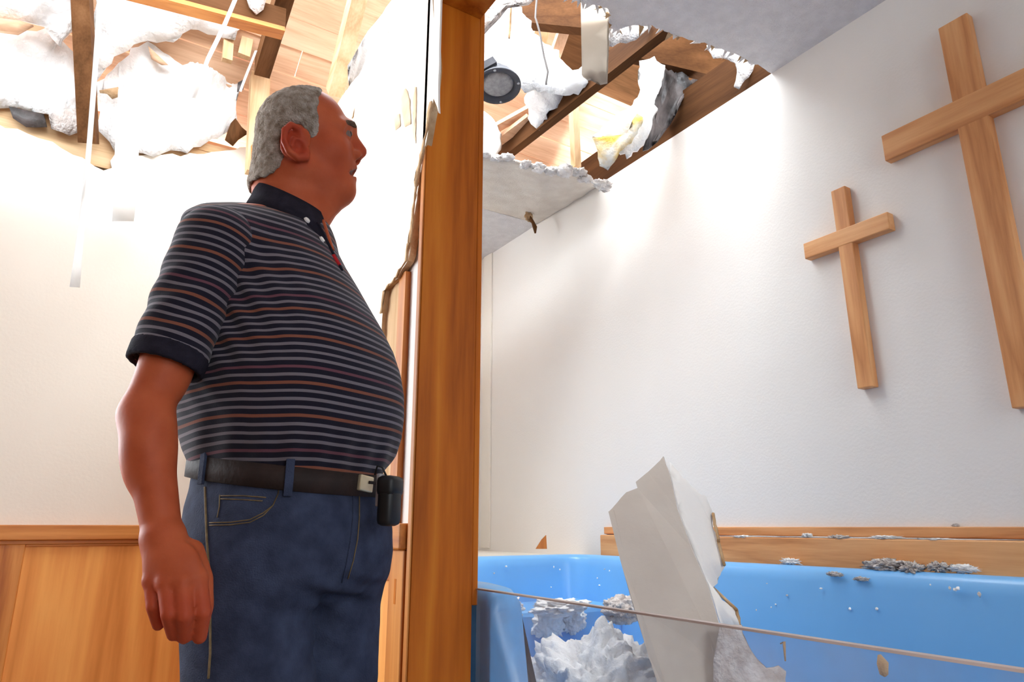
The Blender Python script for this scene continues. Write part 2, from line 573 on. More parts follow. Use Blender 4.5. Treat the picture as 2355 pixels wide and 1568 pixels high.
# what the tear lays bare: studs, a white board edge, the oak casing
bf = empty('trim_3', (fa, YJ, 0), kind=S, label='bare studs and white board left of the opening')
box('white_board', (fa + .004, YJ + .03, ZC), (fa + .012, YJ + .115, ZC + 1.1), M['paint_white'], bf)
box('stud', (fa - .010, YJ + .102, ZC), (fa + .08, YJ + .142, ZC + .60), M['oakZ'], bf)
box('stud', (fa - .004, YJ + .142, ZC), (fa + .06, YJ + .24, ZC + 1.2), M['lumberZ'], bf)
box('backing_board', (fa + .012, YJ + .03, 0), (fa + .10, YL, ZC + 1.43), M['lumberZ'], bf)
box('header_stud', (fa + .015, YJ + .02, ZC + 1.1), (fa + .08, YL, ZC + 1.45), M['oldY'], bf)
wq = empty('trim_4', (fa, YJ, 0), kind=S, label='oak wainscot between the man and the opening')
box('cap_rail', (fa - .03, YJ + .03, wz - .054), (fa, YL - .034, wz), M['oakY'], wq, bev=.004)
box('stile', (fa - .018, YJ + .03, .1), (fa, YJ + .105, wz - .054), M['oakZ'], wq, bev=.003)
box('top_rail', (fa - .016, YJ + .105, wz - .12), (fa, YL - .03, wz - .054), M['oakY'], wq, bev=.002)
box('panel', (fa - .008, YJ + .105, .1), (fa, YL - .03, wz - .12), M['panel'], wq)
box('slot', (fa - .0185, YJ + .062, ZC - .155), (fa - .0175, YJ + .072, ZC - .105), M['jamb'], wq)
box('wainscot_post', (fa - .022, YL - .12, .1), (fa, YL - .02, wz - .054), M['oakZ'], wq)

# the opening: oak casing, dark jamb, header
ZH = ZC + 1.315
op = empty('trim_7', (fa, YJ, 0), kind=S, label='oak framed opening of the baptistry')
box('jamb', (fa - .012, YJ, .0), (XG, YJ + .022, ZT - .25), M['jamb'], op, bev=.002)
box('casing', (fa - .016, YJ + .002, .0), (fa - .012, YJ + .020, ZT - .3), M['oakZ'], op, bev=.002)
box('header', (fa - .012, -2.0, ZH), (XG, YJ + .0, ZH + .022), M['jamb'], op, bev=.002)
box('header_casing', (fa - .016, -2.0, ZH + .002), (fa - .012, YJ, ZH + .06), M['oakY'], op, bev=.002)
box('inner_casing', (XG, YJ - .0, ZC - .16), (XG + .014, YJ + .075, ZH + .07), M['jamb'], op, bev=.002)
box('wall_header', (fa, -4, ZH + .022), (XG - .004, YJ, ZT - .01), M['paint_cream'], kind=S)
box('wall_below_pane', (fa, -4, 0), (XG - .004, YJ, ZC - .7), M['paint_cream'], kind=S)
box('wall_partition', (XG - .03, YJ + .022, 0), (XG - .004, YE, ZC + 1.40), M['paint_white'], kind=S)

# ceilings
def cpt(px, py, z=ZT): return onZ(px, py, z)
near_edge = [cpt(*p) for p in ((1742, 152), (1700, 128), (1640, 106), (1560, 84), (1500, 58), (1440, 62), (1405, 80), (1398, 20), (1335, 2), (1240, -30), (1150, -40))]
loop = [Vector((XB, -2.0, ZT)), Vector((XB, near_edge[0].y, ZT))] + near_edge[1:] + [Vector((XG, near_edge[-1].y, ZT)), Vector((XG, -2.0, ZT))]
c1 = prism('ceiling', jag(loop, [0] + [1] * (len(near_edge)) + [0, 0], .012, .02, 11), (0, 0, .014), M['ceil'], mat_side=M['gypsum'], kind=S)
crease = [cpt(1240, 515), cpt(1090, 478)]
yc = 3.08
far_pts = [at(px, py, d) for px, py, d in ((1392, 438, 3.00), (1330, 407, 2.93), (1280, 395, 2.90), (1225, 384, 2.86), (1160, 366, 2.84), (1090, 356, 2.80), (1040, 340, 2.76))]
sag = [Vector((XB, yc, ZT)), Vector((XB, 2.50, ZT - .012))] + far_pts[1:] + [Vector((XG, 2.35, far_pts[-1].z)), Vector((XG, yc, ZT))]
sg = lump_sheet('sagging_panel', jag(sag, [0] + [1] * (len(far_pts) + 0) + [0, 0], .012, .02, 12), (0, 0, .014), M['ceil_sag'], None, bump=.006, res=.05, seed=4, kind=S)
c2 = box('ceiling', (XG, yc, ZT), (XB, YE + .08, ZT + .014), M['ceil'], kind=S)
sg.name = 'ceiling'
# white gypsum crumbs along the sagging edge
edge = jag(far_pts, [1] * len(far_pts), .012, .03, 21)
rnd = random.Random(5)
for i in range(26):
    k = rnd.randrange(len(far_pts) - 2)
    p = far_pts[k].lerp(far_pts[k + 1], rnd.random())
    r = rnd.uniform(.012, .03)
    blob('gypsum_crumb', p + Vector((rnd.uniform(-.01, .02), rnd.uniform(-.035, .01), rnd.uniform(-.01, .012))), (r * 1.2, r, r * .6), M['gypsum'], sg, seed=i, rough=.6, sub=3)
loop = [Vector((-4, -4, ZT)), Vector((XF, -4, ZT)), Vector((XF, 1.58, ZT)), Vector((-.2, 1.66, ZT)), Vector((-1.0, 1.58, ZT)), Vector((-2.4, 1.7, ZT)), Vector((-2.6, YL, ZT)), Vector((-4, YL, ZT))]
prism('ceiling', jag(loop, [0, 0, 1, 1, 1, 1, 0, 0], .03, .05, 15), (0, 0, .014), M['ceil'], mat_side=M['gypsum'], kind=S)

# ------------------------------------------------------------------ roof structure above the holes
rf = empty('roof', (0, 3.4, ZT), kind=S, label='board roof on rafters, open to the sky over the room')
bw = .135
nrow = int(1.35 / bw)
k = 0
for r in range(11):
    y1 = 3.62 - r * bw * .866
    y0 = y1 - bw * .866
    z1, z0 = ZROOF(y1), ZROOF(y0)
    x0 = -1.5 if r < 8 else (-.02 if r < 10 else .3)
    seams = [x0, .62 + .17 * (r % 3), 1.42 + .23 * ((r * 2) % 3), 3.4]
    rr = random.Random(r)
    if r < 3: seams = [x0, .60]
    for a, b in zip(seams[:-1], seams[1:]):
        lo = Vector((0, y1, z1)); hi = Vector((0, y0 + .004, z0 - .0023))
        off = Vector((0, .5, .866)) * rr.uniform(0, .018)
        nn = Vector((0, .5, .866)) * .02
        c = [Vector((a + .002, lo.y, lo.z)), Vector((b - .002, lo.y, lo.z)), Vector((b - .002, hi.y, hi.z)), Vector((a + .002, hi.y, hi.z))]
        c = [p + off for p in c]
        prism('roof_board', c, nn, M['boardX'], rf)
# rest of the roof beyond the opening; unseen, extent set to hold back daylight
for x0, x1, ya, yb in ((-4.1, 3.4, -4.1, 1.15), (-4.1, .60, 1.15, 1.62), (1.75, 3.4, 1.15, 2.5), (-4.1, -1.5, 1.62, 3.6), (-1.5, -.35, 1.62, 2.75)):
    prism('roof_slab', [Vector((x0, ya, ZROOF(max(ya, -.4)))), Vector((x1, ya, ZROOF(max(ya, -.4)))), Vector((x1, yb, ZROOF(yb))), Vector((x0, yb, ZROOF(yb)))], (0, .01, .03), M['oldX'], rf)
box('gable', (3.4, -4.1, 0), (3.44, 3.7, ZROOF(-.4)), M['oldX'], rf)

# rafters, placed where the photograph shows their feet
def rafter(pa, ya, pb, w, h, mat, **k):
    a = onY(*pa, ya)
    return beam('rafter', a, pb, w, h, mat, rf, up=(0, .5, .866), rough=.01, **k)
rafter((204, 330), 3.05, onY(186, -60, 2.70), .062, .10, M['oldY'])
rafter((603, 158), 2.86, onY(668, -60, 2.30), .066, .10, M['oldY'])
rafter((768, 215), 2.62, onY(836, -60, 2.20), .060, .09, M['lumberY'])
# dark purlin across the top
a, b = onY(372, -22, 2.42), onY(640, 50, 2.42)
beam('purlin', a + (a - b) * .5, b + (b - a) * .05, .05, .10, M['darkX'], rf, rough=.01)
beam('purlin', a + (a - b) * .5 + Vector((0, -.01, -.055)), b + (b - a) * .05 + Vector((0, -.01, -.055)), .06, .018, M['oakX'], rf)
# pale light post at the corner and short studs behind it
beam('post', onY(588, 400, 2.98), onY(600, 128, 2.98), .085, .05, M['lumberZ'], rf, up=(0, 1, 0))
beam('post', onY(584, 420, 2.90), onY(584, 335, 2.90), .022, .02, M['oakZ'], rf, up=(0, 1, 0))
for px0, py0, px1, py1, w in ((522, 140, 530, 40, .04), (560, 130, 575, 55, .05)):
    beam('stud', onY(px0, py0, 2.85), onY(px1, py1, 2.85), w, .03, M['lumberZ'], rf, up=(0, 1, 0))

# framing over the baptistry
cj = empty('ceiling_framing', (1.58, 2, ZT), kind=S, label='joists and plates over the torn baptistry ceiling')
a, b = onZ(1148, 356, ZT + .057), onZ(1366, 182, ZT + .057)
beam('joist', a, b + (b - a) * 1.2, .042, .10, M['darkY'], cj, rough=.004)
a, b = onX(1398, 408, XB + .02), onX(1735, 150, XB + .02)
box('wall_plate', (XB + .001, b.y - .9, ZT - .003), (XB + .05, a.y + .75, ZT + .20), M['darkY'], cj)
beam('joist', at(1440, 92, 2.66), at(1720, 160, 2.75), .05, .20, M['darkX'], cj)
beam('joist', at(1395, 90, 2.45), at(1500, 40, 2.25), .05, .16, M['darkY'], cj)
beam('joist', at(1160, 20, 2.55), at(1360, 40, 2.55), .05, .16, M['darkX'], cj, rough=.01)
beam('brace', at(1325, 385, 3.02), at(1318, 222, 2.95), .036, .036, M['lumberZ'], cj, up=(0, 1, 0))
beam('brace', at(1238, 95, 2.75), at(1262, 0, 2.70), .075, .03, M['lumberZ'], cj, up=(0, 1, 0))
beam('brace', at(1268, 150, 2.72), at(1300, 60, 2.66), .05, .03, M['boardZ'], cj, up=(0, 1, 0))
for px0, py0, px1, py1, d in ((1130, 300, 1330, 190, 2.9), (1120, 345, 1220, 270, 3.0)):
    beam('lath', at(px0, py0, d), at(px1, py1, d - .2), .05, .02, M['boardX'], cj, rough=.015, seed=int(px0))
# ragged paper fringe along the torn ceiling edge
rnd = random.Random(19)
for i in range(44):
    k = rnd.randrange(len(near_edge) - 1)
    p = near_edge[k].lerp(near_edge[k + 1], rnd.random())
    L = rnd.uniform(.012, .038); w_ = rnd.uniform(.006, .014)
    d = Vector((rnd.uniform(-.6, .6), rnd.uniform(.1, 1.0), rnd.uniform(-.9, .1))).normalized()
    e = Vector((1, 0, 0)) * w_
    vs = [p - e, p + e, p + d * L + e * rnd.uniform(-.5, .5), p + Vector((0, 0, .006)) - e * .6, p + Vector((0, 0, .006)) + e * .6]
    me = fix_normals(pyd('torn_fringe', vs, [(0, 1, 2), (0, 3, 4, 1), (1, 4, 2), (4, 3, 2), (3, 0, 2)]))
    link('torn_fringe', me, M['gypsum' if rnd.random() < .7 else 'paper_tan'], c1)

# ------------------------------------------------------------------ crosses on the wall
def cross(label, yc, half, z0, z1, arm_half, za, zb, th):
    r = empty('wooden_cross', (XB - .001, yc, z0), label=label, cat='cross', group='wooden crosses on the wall')
    bits = [('upright', (-th, -half, 0), (0, half, z1 - z0), M['crossZ']),
            ('crossbar', (-th - .0015, -arm_half, za - z0), (0, arm_half, zb - z0), M['crossY'])]
    for n, lo, hi, m in bits:
        me = box_mesh(n, lo, hi, .003)
        link(n, me, m, r, local=True)
    return r
cross('large oak cross, tallest on the white wall', .773, .042, 1.235, 2.432, .262, 2.077, 2.169, .034)
cross('small oak cross hung left of the large cross', 1.206, .026, 1.358, 2.056, .153, 1.847, 1.906, .034)

# ------------------------------------------------------------------ trim above the tub, on the cross wall
tr = empty('trim_5', (XB, 1, ZC), kind=S, label='two step oak trim above the blue tub')
box('upper_board', (XB - .016, -2.0, ZC - .030), (XB, 2.545, ZC + .001), M['crossY'], tr, bev=.003)
box('lower_board', (XB - .040, -2.0, ZC - .135), (XB, 2.545, ZC - .034), M['crossY'], tr, bev=.004)
box('trim_6', (XB - .012, 3.60, ZC - .12), (XB, 3.70, ZT), M['paint_cream'], kind=S, bev=.003)

# ------------------------------------------------------------------ the blue tub
ZR = ZC - .122
prof = [(-.02, -.30), (-.02, -.03), (-.016, -.008), (0, 0), (.03, .002), (.045, -.003), (.056, -.016), (.062, -.045), (.085, -.30), (.12, -.62), (.16, -.72), (.24, -.75)]
path = []
rc = .16
x0, x1, y1 = .79, XB - .052, 2.69
path += [(x0, y) for y in (1.303, 1.31, 1.33, 1.40, 1.8, 2.2, y1 - rc)]
for k in range(1, 9):
    a = math.pi - k / 8 * math.pi / 2
    path.append((x0 + rc + rc * math.cos(a), y1 - rc + rc * math.sin(a)))
path += [(x, y1) for x in (1.2, 1.5, 1.7, x1 - rc)]
for k in range(1, 9):
    a = math.pi / 2 - k / 8 * math.pi / 2
    path.append((x1 - rc + rc * math.cos(a), y1 - rc + rc * math.sin(a)))
path += [(x1, y) for y in (2.2, 1.8, 1.4, 1.0, .6, .2, -.2, -.8, -1.4, -1.95)]
vs, fs = [], []
n = len(prof)
drop = {0: -.045, 1: -.018, 2: -.004}
for i, (x, y) in enumerate(path):
    p0 = Vector((*path[max(i - 1, 0)], 0)); p2 = Vector((*path[min(i + 1, len(path) - 1)], 0))
    t = (p2 - p0).normalized()
    inn = Vector((t.y, -t.x, 0))
    for (o, z) in prof:
        q = Vector((x, y, ZR)) + inn * o
        zz = ZR + z + (drop.get(i, 0) if z > -.2 else 0)
        vs.append(Vector((q.x, q.y, zz)))
for i in range(len(path) - 1):
    for j in range(n - 1):
        fs.append((i * n + j, i * n + j + 1, (i + 1) * n + j + 1, (i + 1) * n + j))
fs.append(tuple(range(n)))
tub = empty('baptismal_tub', (1.4, 1.2, ZR - .75), label='light blue fibreglass baptismal tub below the crosses', cat='tub')


def child(o, par):
    """keep world placement when hung under a placed empty"""
    o.parent = par
    o.matrix_parent_inverse = Matrix.Translation(par.location).inverted()
    return o


child(link('shell', fix_normals(pyd('shell', vs, fs)), M['blue'], smooth=True), tub)
child(box('tub_floor', (.80, -1.95, ZR - .78), (x1, y1 - .02, ZR - .745), M['blue_dusty']), tub)
for i, (ya, zt) in enumerate(((2.30, ZR - .185), (2.02, ZR - .37), (1.74, ZR - .56))):
    child(box('step', (.87, ya, zt - .2), (x1 - .08, y1 - .075, zt), M['blue'] if i == 0 else M['blue_dusty'], bev=.02), tub)
    tub.children[-1].data.shade_smooth()
# landing behind the tub
box('floor_landing', (XG, y1 + .02, ZR - .2), (XB, YE, ZR - .012), M['paint_cream'], kind=S)

# ------------------------------------------------------------------ clear pane in the opening
gp = empty('clear_pane', (.765, .2, ZC - .8), label='hazy clear pane across the front of the tub', cat='pane')
child(box('pane_sheet', (.758, -2.0, ZC - .85), (.768, 1.345, ZC - .1285), M['pane']), gp)
child(box('pane_edge', (.757, -2.0, ZC - .1285), (.769, 1.345, ZC - .1255), M['pane_edge']), gp)

# ------------------------------------------------------------------ broken drywall leaning in the tub
dw = empty('broken_drywall', at(1560, 1568, 1.9), label='tall broken drywall slab leaning out of the tub', cat='drywall')
def dp(px, py): 
    # slab leans back: its plane runs from the tub floor near the pane up towards the wall
    d = 1.78 + (1568 - py) / 518 * .34
    return at(px, py, d)
nl = (at(1500, 1300, 2.0) - Vector((0, 0, ZC))).normalized()
face = [(1525, 1049), (1490, 1085), (1462, 1108), (1466, 1122), (1440, 1132), (1400, 1176), (1428, 1290), (1456, 1390), (1490, 1500), (1530, 1620), (1665, 1620), (1660, 1520), (1655, 1440), (1628, 1345), (1590, 1260), (1558, 1170), (1540, 1090)]
lp = jag([dp(*p) for p in face], [1, 1, 1, 1, 1, 0, 0, 0, 0, 0, 0, 0, 0, 0, 0, 0, 0], .003, .02, 31)
child(prism('grey_face', lp, (.010, .006, 0), M['paper_grey'], mat_side=M['gypsum']), dw)
# bevelled left edge strip
ed = [(1400, 1176), (1428, 1290), (1456, 1390), (1490, 1500), (1530, 1620), (1548, 1620), (1507, 1500), (1470, 1390), (1440, 1290), (1412, 1172)]
child(prism('tapered_edge', [dp(*p) + Vector((-.004, -.003, 0)) for p in ed], (.006, .004, 0), M['paper_grey']), dw)
# white face folded back along the crease
def wp(px, py, k): return at(px, py, 1.78 + (1568 - py) / 518 * .34 + k)
white = [((1540, 1062), 0), ((1570, 1098), .03), ((1610, 1136), .06), ((1622, 1140), .07), ((1640, 1180), .08), ((1640, 1215), .08), ((1655, 1250), .08), ((1668, 1300), .08), ((1650, 1330), .06), ((1640, 1350), .05), ((1660, 1380), .05),
         ((1690, 1400), .07), ((1702, 1440), .06), ((1660, 1446), .01), ((1630, 1345), .005), ((1592, 1260), .005), ((1558, 1170), .005), ((1542, 1090), .003)]
lp = jag([wp(*p, k) for p, k in white], [1] * 13 + [0] * 5, .005, .014, 32)
child(lump_sheet('white_face', lp, (.010, .008, 0), M['paint_white'], bump=.002, res=.03, seed=2), dw)
# brown torn paper along its right edge
for i, (a, b) in enumerate((((1640, 1180), (1652, 1245)), ((1652, 1245), (1666, 1300)), ((1650, 1325), (1636, 1352)), ((1640, 1352), (1694, 1402)), ((1694, 1402), (1704, 1440)))):
    pa, pb = wp(*a, .07), wp(*b, .065)
    child(tube('torn_edge', jag([pa, pa.lerp(pb, .5), pb], [1, 1, 0], .004, .01, 60 + i), .0045, M['paper_tan'], seg=6), dw)
# lower chunk in front of the slab
ck = [(1655, 1440), (1705, 1440), (1712, 1470), (1740, 1520), (1762, 1540), (1790, 1534), (1808, 1548), (1815, 1640), (1640, 1640), (1640, 1520)]
lp = jag([at(px, py, 1.72 + (1640 - py) / 200 * .08) for px, py in ck], [1, 1, 1, 1, 1, 1, 1, 0, 0, 0], .006, .015, 33)
lump_sheet('drywall_chunk', lp, (.02, .015, 0), M['insul_grey'], None, bump=.012, res=.02, seed=6, label='crumbling grey drywall chunk at the foot of the leaning slab', cat='drywall')

# ------------------------------------------------------------------ insulation in the tub
def fluff(label, px, py, d, size, seed, mat='insul', rough=.30, freq=2.3, sub=5, flat=None, group='insulation heaps in the tub', dz=0):
    c = at(px, py, d) + Vector((0, 0, dz))
    o = link('insulation_heap', blob_mesh('insulation_heap', (0, 0, 0), size, seed, rough, sub, freq, flat), M[mat], smooth=True, label=label, cat='insulation', group=group)
    o.location = c
    return o
zs1 = ZC - .307
def fluffw(label, c, size, seed, **k):
    o = fluff(label, 1300, 1400, 2.0, size, seed, **k)
    o.location = c
fluffw('largest white insulation heap, low in the tub', at(1385, 1650, 2.08), (.23, .22, .20), 1, sub=6, rough=.34, freq=2.2)
fluffw('white insulation spread beside the leaning slab', at(1475, 1600, 1.98), (.07, .10, .10), 2)
fluffw('white insulation clump nearest the blue tub stub', onZ(1160, 1402, zs1 + .02), (.055, .07, .040), 3, rough=.4)
fluffw('flat white insulation clump on the upper tub step', onZ(1290, 1396, zs1 + .018), (.11, .06, .030), 4, rough=.4)
fluffw('drooping white insulation under the upper tub step', onY(1262, 1432, 2.285), (.06, .035, .060), 5, rough=.4)
fluffw('second drooping white insulation beside the first one', onY(1318, 1425, 2.285), (.05, .035, .045), 8, rough=.4)
fluffw('grey insulation clump touching the left of the slab', onZ(1432, 1402, zs1 + .02), (.07, .06, .045), 6, mat='insul_grey')
fluffw('low white insulation along the bottom left of the tub', at(1200, 1600, 2.2), (.15, .12, .085), 7, rough=.4)

# debris on the ledge and rim
def crumb(px, py, X, size, seed, mat='insul_grey', **k):
    o = link('debris_clump', blob_mesh('debris_clump', (0, 0, 0), size, seed, .8, 4, 4.0), M[mat], smooth=True, cat='debris', group='debris on the trim and tub rim', **k)
    o.location = onX(px, py, X)
    return o
for px, py, X, sz, sd, m, lb in ((2040, 1300, 2.05, (.022, .055, .016), 1, 'insul_grey', 'biggest grey debris clump on the tub rim'),
                              (2098, 1308, 2.045, (.020, .026, .016), 2, 'insul_grey', 'grey debris clump right of the biggest one'),
                              (2158, 1304, 2.05, (.014, .024, .011), 3, 'insul_grey', 'small grey debris clump between two rim clumps'),
                              (2215, 1308, 2.05, (.012, .030, .009), 4, 'insul', 'rightmost pale debris clump on the tub rim'),
                              (1818, 1291, 2.055, (.012, .028, .009), 5, 'insul', 'pale debris clump near the slab on the tub rim'),
                              (1920, 1320, 2.00, (.005, .022, .006), 6, 'insul_grey', 'thin tan debris smear below the rim'),
                              (1980, 1331, 2.00, (.005, .018, .005), 7, 'insul_grey', 'thin pink debris smear below the biggest clump'),
                              (1705, 1234, 2.09, (.010, .040, .004), 8, 'insul', 'white dust ridge on the trim beside the slab'),
                              (1856, 1231, 2.09, (.009, .014, .006), 9, 'insul', 'white fluff on the middle of the trim ledge'),
                              (1930, 1236, 2.088, (.008, .030, .006), 10, 'insul_grey', 'grey fluff hanging over the trim ledge'),
                              (2035, 1236, 2.09, (.009, .040, .005), 11, 'insul', 'long white fluff on the trim ledge above big clump'),
                              (2150, 1240, 2.09, (.008, .040, .003), 13, 'insul', 'thin white dust on the right of the trim ledge'),
                              (1900, 1236, 2.093, (.007, .40, .0022), 14, 'insul', 'thin line of white dust all along the trim ledge'),
                              (2198, 1208, 2.112, (.003, .008, .004), 12, 'insul_grey', 'tiny grey scrap on top of the trim')):
    crumb(px, py, X, sz, sd, m, label=lb)
# small crumbs stuck on the tub sides
rnd = random.Random(77)
for i in range(34):
    px, py = rnd.uniform(1110, 1440), rnd.uniform(1300, 1390)
    if i > 20: px, py = rnd.uniform(1720, 2340), rnd.uniform(1340, 1420)
    l, s = lf(px, py); x, y = uw(l, 1)
    t = min((XB - .12) / x, (y1 - .066) / y) - .004
    r = rnd.uniform(.0018, .0045)
    o = link('plaster_crumb', blob_mesh('plaster_crumb', (0, 0, 0), (r, r, r * rnd.uniform(.6, 1.6)), i, .5, 2), M['insul' if rnd.random() < .7 else 'insul_grey'], smooth=True,
             label='tiny plaster crumb stuck to the blue tub side', cat='crumb', group='plaster crumbs on the tub sides')
    o.location = Vector((x * t, y * t, ZC + s * t))
# wooden scrap on the landing
ws = prism('wood_scrap', [onX(1232, 1262, 2.0), onX(1258, 1262, 2.0), onX(1256, 1230, 2.0), onX(1246, 1240, 2.0)], (.012, .02, 0), M['oakZ'], label='small orange wood scrap standing on the tub end', cat='scrap')
# orange-brown splinter hanging from the sagging ceiling
sp = empty('ceiling_splinter', at(1222, 510, 3.55), label='brown splinter dangling from the sagging ceiling panel', cat='splinter')
child(link('tip', blob_mesh('tip', at(1216, 497, 3.55), (.022, .012, .028), 3, .6, 3), M['paper_tan'], smooth=True), sp)
child(tube('tail', [at(1218, 500, 3.55), at(1226, 512, 3.54), at(1230, 522, 3.53), at(1231, 536, 3.53)], [.012, .010, .013, .005], M['oldZ'], seg=6), sp)
# falling shred above the pane on the right
o = tube('paper_shred', [onX(2022, 1505, .80), onX(2030, 1525, .80), onX(2033, 1550, .80), onX(2036, 1556, .80)], [.002, .007, .005, .001], M['paper_tan'], seg=6, label='brown paper shred stuck inside the pane at right', cat='scrap')
o = tube('paper_shred', [onX(1795, 1480, .80), onX(1803, 1475, .80), onX(1806, 1520, .80)], [.001, .002, .001], M['paper_tan'], seg=6, label='thin dark shred under the pane edge beside the slab', cat='scrap')

# ------------------------------------------------------------------ what hangs in the baptistry hole
def shard(name, pix, d, depth, mat, label, cat, seed=0, amp=.016, bump=.012, group=None, res=.03):
    """torn piece: pixels with their own distances -> a real curved slab"""
    pts = [at(p[0], p[1], p[2] if len(p) > 2 else d) for p in pix]
    c = sum(pts, Vector()) / len(pts)
    lp = jag([p - c for p in pts], [1] * len(pts), amp, .018, seed)
    o = lump_sheet(name, lp, depth, M[mat], None, bump=bump, res=res, seed=seed, label=label, cat=cat, group=group)
    o.location = c
    return o
G = 'torn ceiling and insulation pieces over the baptistry'
# insulation batt, white paper with yellow wool
shard('insulation_batt', [(1505, 128, 2.55), (1530, 150, 2.57), (1522, 190, 2.6), (1505, 260, 2.64), (1480, 330, 2.68), (1440, 362, 2.7), (1400, 330, 2.68), (1362, 315, 2.66), (1405, 275, 2.64), (1455, 240, 2.62), (1480, 195, 2.6), (1470, 140, 2.56)], 2.6, (.05, .05, .03), 'insul', 'white insulation batt folding down beside the black paper', 'insulation', 41, bump=.015, group=G)
shard('glass_wool', [(1362, 318, 2.62), (1400, 318, 2.62), (1430, 312, 2.6), (1465, 262, 2.58), (1478, 270, 2.58), (1452, 330, 2.6), (1420, 362, 2.62), (1398, 392, 2.64), (1378, 372, 2.64), (1372, 340, 2.63)], 2.6, (.03, .03, .03), 'insul_yellow', 'yellow glass wool tuft at the batt end by the wall', 'insulation', 42, bump=.02, group=G)
shard('roofing_paper', [(1512, 150, 2.62), (1545, 158, 2.66), (1580, 165, 2.72), (1592, 190, 2.74), (1560, 230, 2.72), (1535, 290, 2.72), (1500, 335, 2.74), (1478, 345, 2.74), (1492, 290, 2.70), (1505, 220, 2.66)], 2.7, (.02, .02, .01), 'blackpaper', 'crumpled black paper behind the white batt', 'paper', 43, bump=.04, group=G)
box('attic_shade_screen', (XB + .30, .9, ZT - .1), (XB + .33, 2.35, ZT + .5), M['blackpaper'], cj)  # black sheet put in for the darkness of the unlit attic
# hanging drywall strip
shard('hanging_strip', [(1337, -20, 2.05), (1396, -20, 2.05), (1398, 60, 2.05), (1396, 150, 2.05), (1394, 186, 2.05), (1378, 190, 2.05), (1368, 178, 2.05), (1350, 180, 2.05), (1338, 172, 2.05), (1340, 90, 2.05)], 2.05, (.012, .008, 0), 'paper_beige', 'tan drywall strip hanging straight down through the hole', 'drywall', 44, amp=.003, bump=.003, group=G)
shard('gypsum_flap', [(1398, 22, 2.10), (1440, 38, 2.12), (1496, 60, 2.14), (1480, 75, 2.15), (1462, 92, 2.17), (1440, 100, 2.18), (1425, 98, 2.18), (1408, 108, 2.17), (1398, 106, 2.16)], 2.1, (.01, .008, .01), 'gypsum', 'white gypsum flap right of the hanging strip', 'drywall', 45, amp=.008, bump=.006, group=G)
shard('gypsum_flap', [(1625, 106, 2.34), (1660, 112, 2.36), (1690, 120, 2.38), (1742, 150, 2.40), (1722, 178, 2.42), (1700, 205, 2.44), (1688, 200, 2.44), (1695, 170, 2.42), (1690, 145, 2.4), (1665, 135, 2.38), (1640, 135, 2.36)], 2.35, (.008, .006, .012), 'gypsum', 'torn gypsum corner where ceiling meets the cross wall', 'drywall', 46, amp=.008, bump=.006, group=G)
# big white insulation mass left of the joist
shard('insulation_batt', [(1085, 40, 2.3), (1130, -10, 2.28), (1180, 10, 2.3), (1215, 60, 2.36), (1280, 130, 2.4), (1312, 162, 2.42), (1340, 150, 2.4), (1352, 190, 2.44), (1318, 215, 2.5), (1262, 215, 2.52), (1230, 205, 2.52), (1195, 200, 2.5), (1160, 165, 2.46), (1120, 160, 2.44), (1085, 160, 2.42)], 2.4, (.05, .05, .05), 'insul', 'large white insulation sheet above the round speaker', 'insulation', 47, bump=.02, group=G)
shard('insulation_batt', [(1230, 190, 2.55), (1340, 160, 2.5), (1352, 190, 2.52), (1300, 232, 2.6), (1262, 255, 2.65), (1240, 300, 2.75), (1222, 285, 2.75), (1215, 250, 2.7), (1205, 225, 2.65)], 2.6, (.04, .04, .04), 'insul', 'white insulation drooping over the dark joist', 'insulation', 48, bump=.02, group=G)
shard('insulation_batt', [(1075, 240, 2.75), (1105, 248, 2.76), (1135, 275, 2.8), (1150, 305, 2.82), (1148, 340, 2.85), (1130, 366, 2.85), (1075, 362, 2.82)], 2.8, (.04, .05, .03), 'insul', 'white insulation piece below the speaker beside the post', 'insulation', 49, bump=.014, group=G)
shard('insulation_batt', [(1185, 270, 2.9), (1215, 260, 2.88), (1210, 305, 2.95), (1180, 335, 2.97), (1165, 320, 2.97), (1170, 295, 2.95)], 2.9, (.03, .03, .03), 'insul', 'white insulation scrap hanging left of the dark joist', 'insulation', 50, bump=.014, group=G)
shard('insulation_batt', [(1130, -30, 2.0), (1235, -30, 2.05), (1210, 8, 2.06), (1180, 5, 2.04), (1150, 20, 2.02), (1110, 50, 2.0), (1085, 90, 2.0), (1078, 60, 2.0)], 2.02, (.03, .03, .03), 'insul_grey', 'greyish insulation tuft tucked under the header', 'insulation', 51, bump=.02, group=G)
# ceiling speaker
sc = at(1145, 197, 2.35)
axis = (Vector((0, 0, ZC)) - sc).normalized()
axis = (axis * .35 + Vector((0.1, 0, -1.0))).normalized()
spk = empty('ceiling_speaker', sc, label='round grey ceiling speaker dangling in the torn hole', cat='speaker')
R3 = axis.to_track_quat('Z', 'Y').to_matrix().to_4x4()
def lathe(name, prof, mat, par, seg=36):
    vs, fs = [], []
    for r, z in prof:
        for k in range(seg):
            a = 2 * math.pi * k / seg
            vs.append(R3 @ Vector((r * math.cos(a), r * math.sin(a), z)))
    for i in range(len(prof) - 1):
        for k in range(seg):
            a = i * seg + k; b = i * seg + (k + 1) % seg
            fs.append((a, b, b + seg, a + seg))
    return link(name, fix_normals(pyd(name, vs, fs)), mat, par, smooth=True, local=True)
lathe('housing', [(0, -.06), (.055, -.06), (.066, -.045), (.086, -.008), (.092, 0), (.092, .006), (.076, .006), (.064, -.004), (.060, -.012)], M['darkmetal'], spk)
lathe('cone', [(0, .010), (.03, .010), (.050, .004), (.062, -.006), (.064, -.012), (0, -.012)], M['grille'], spk)
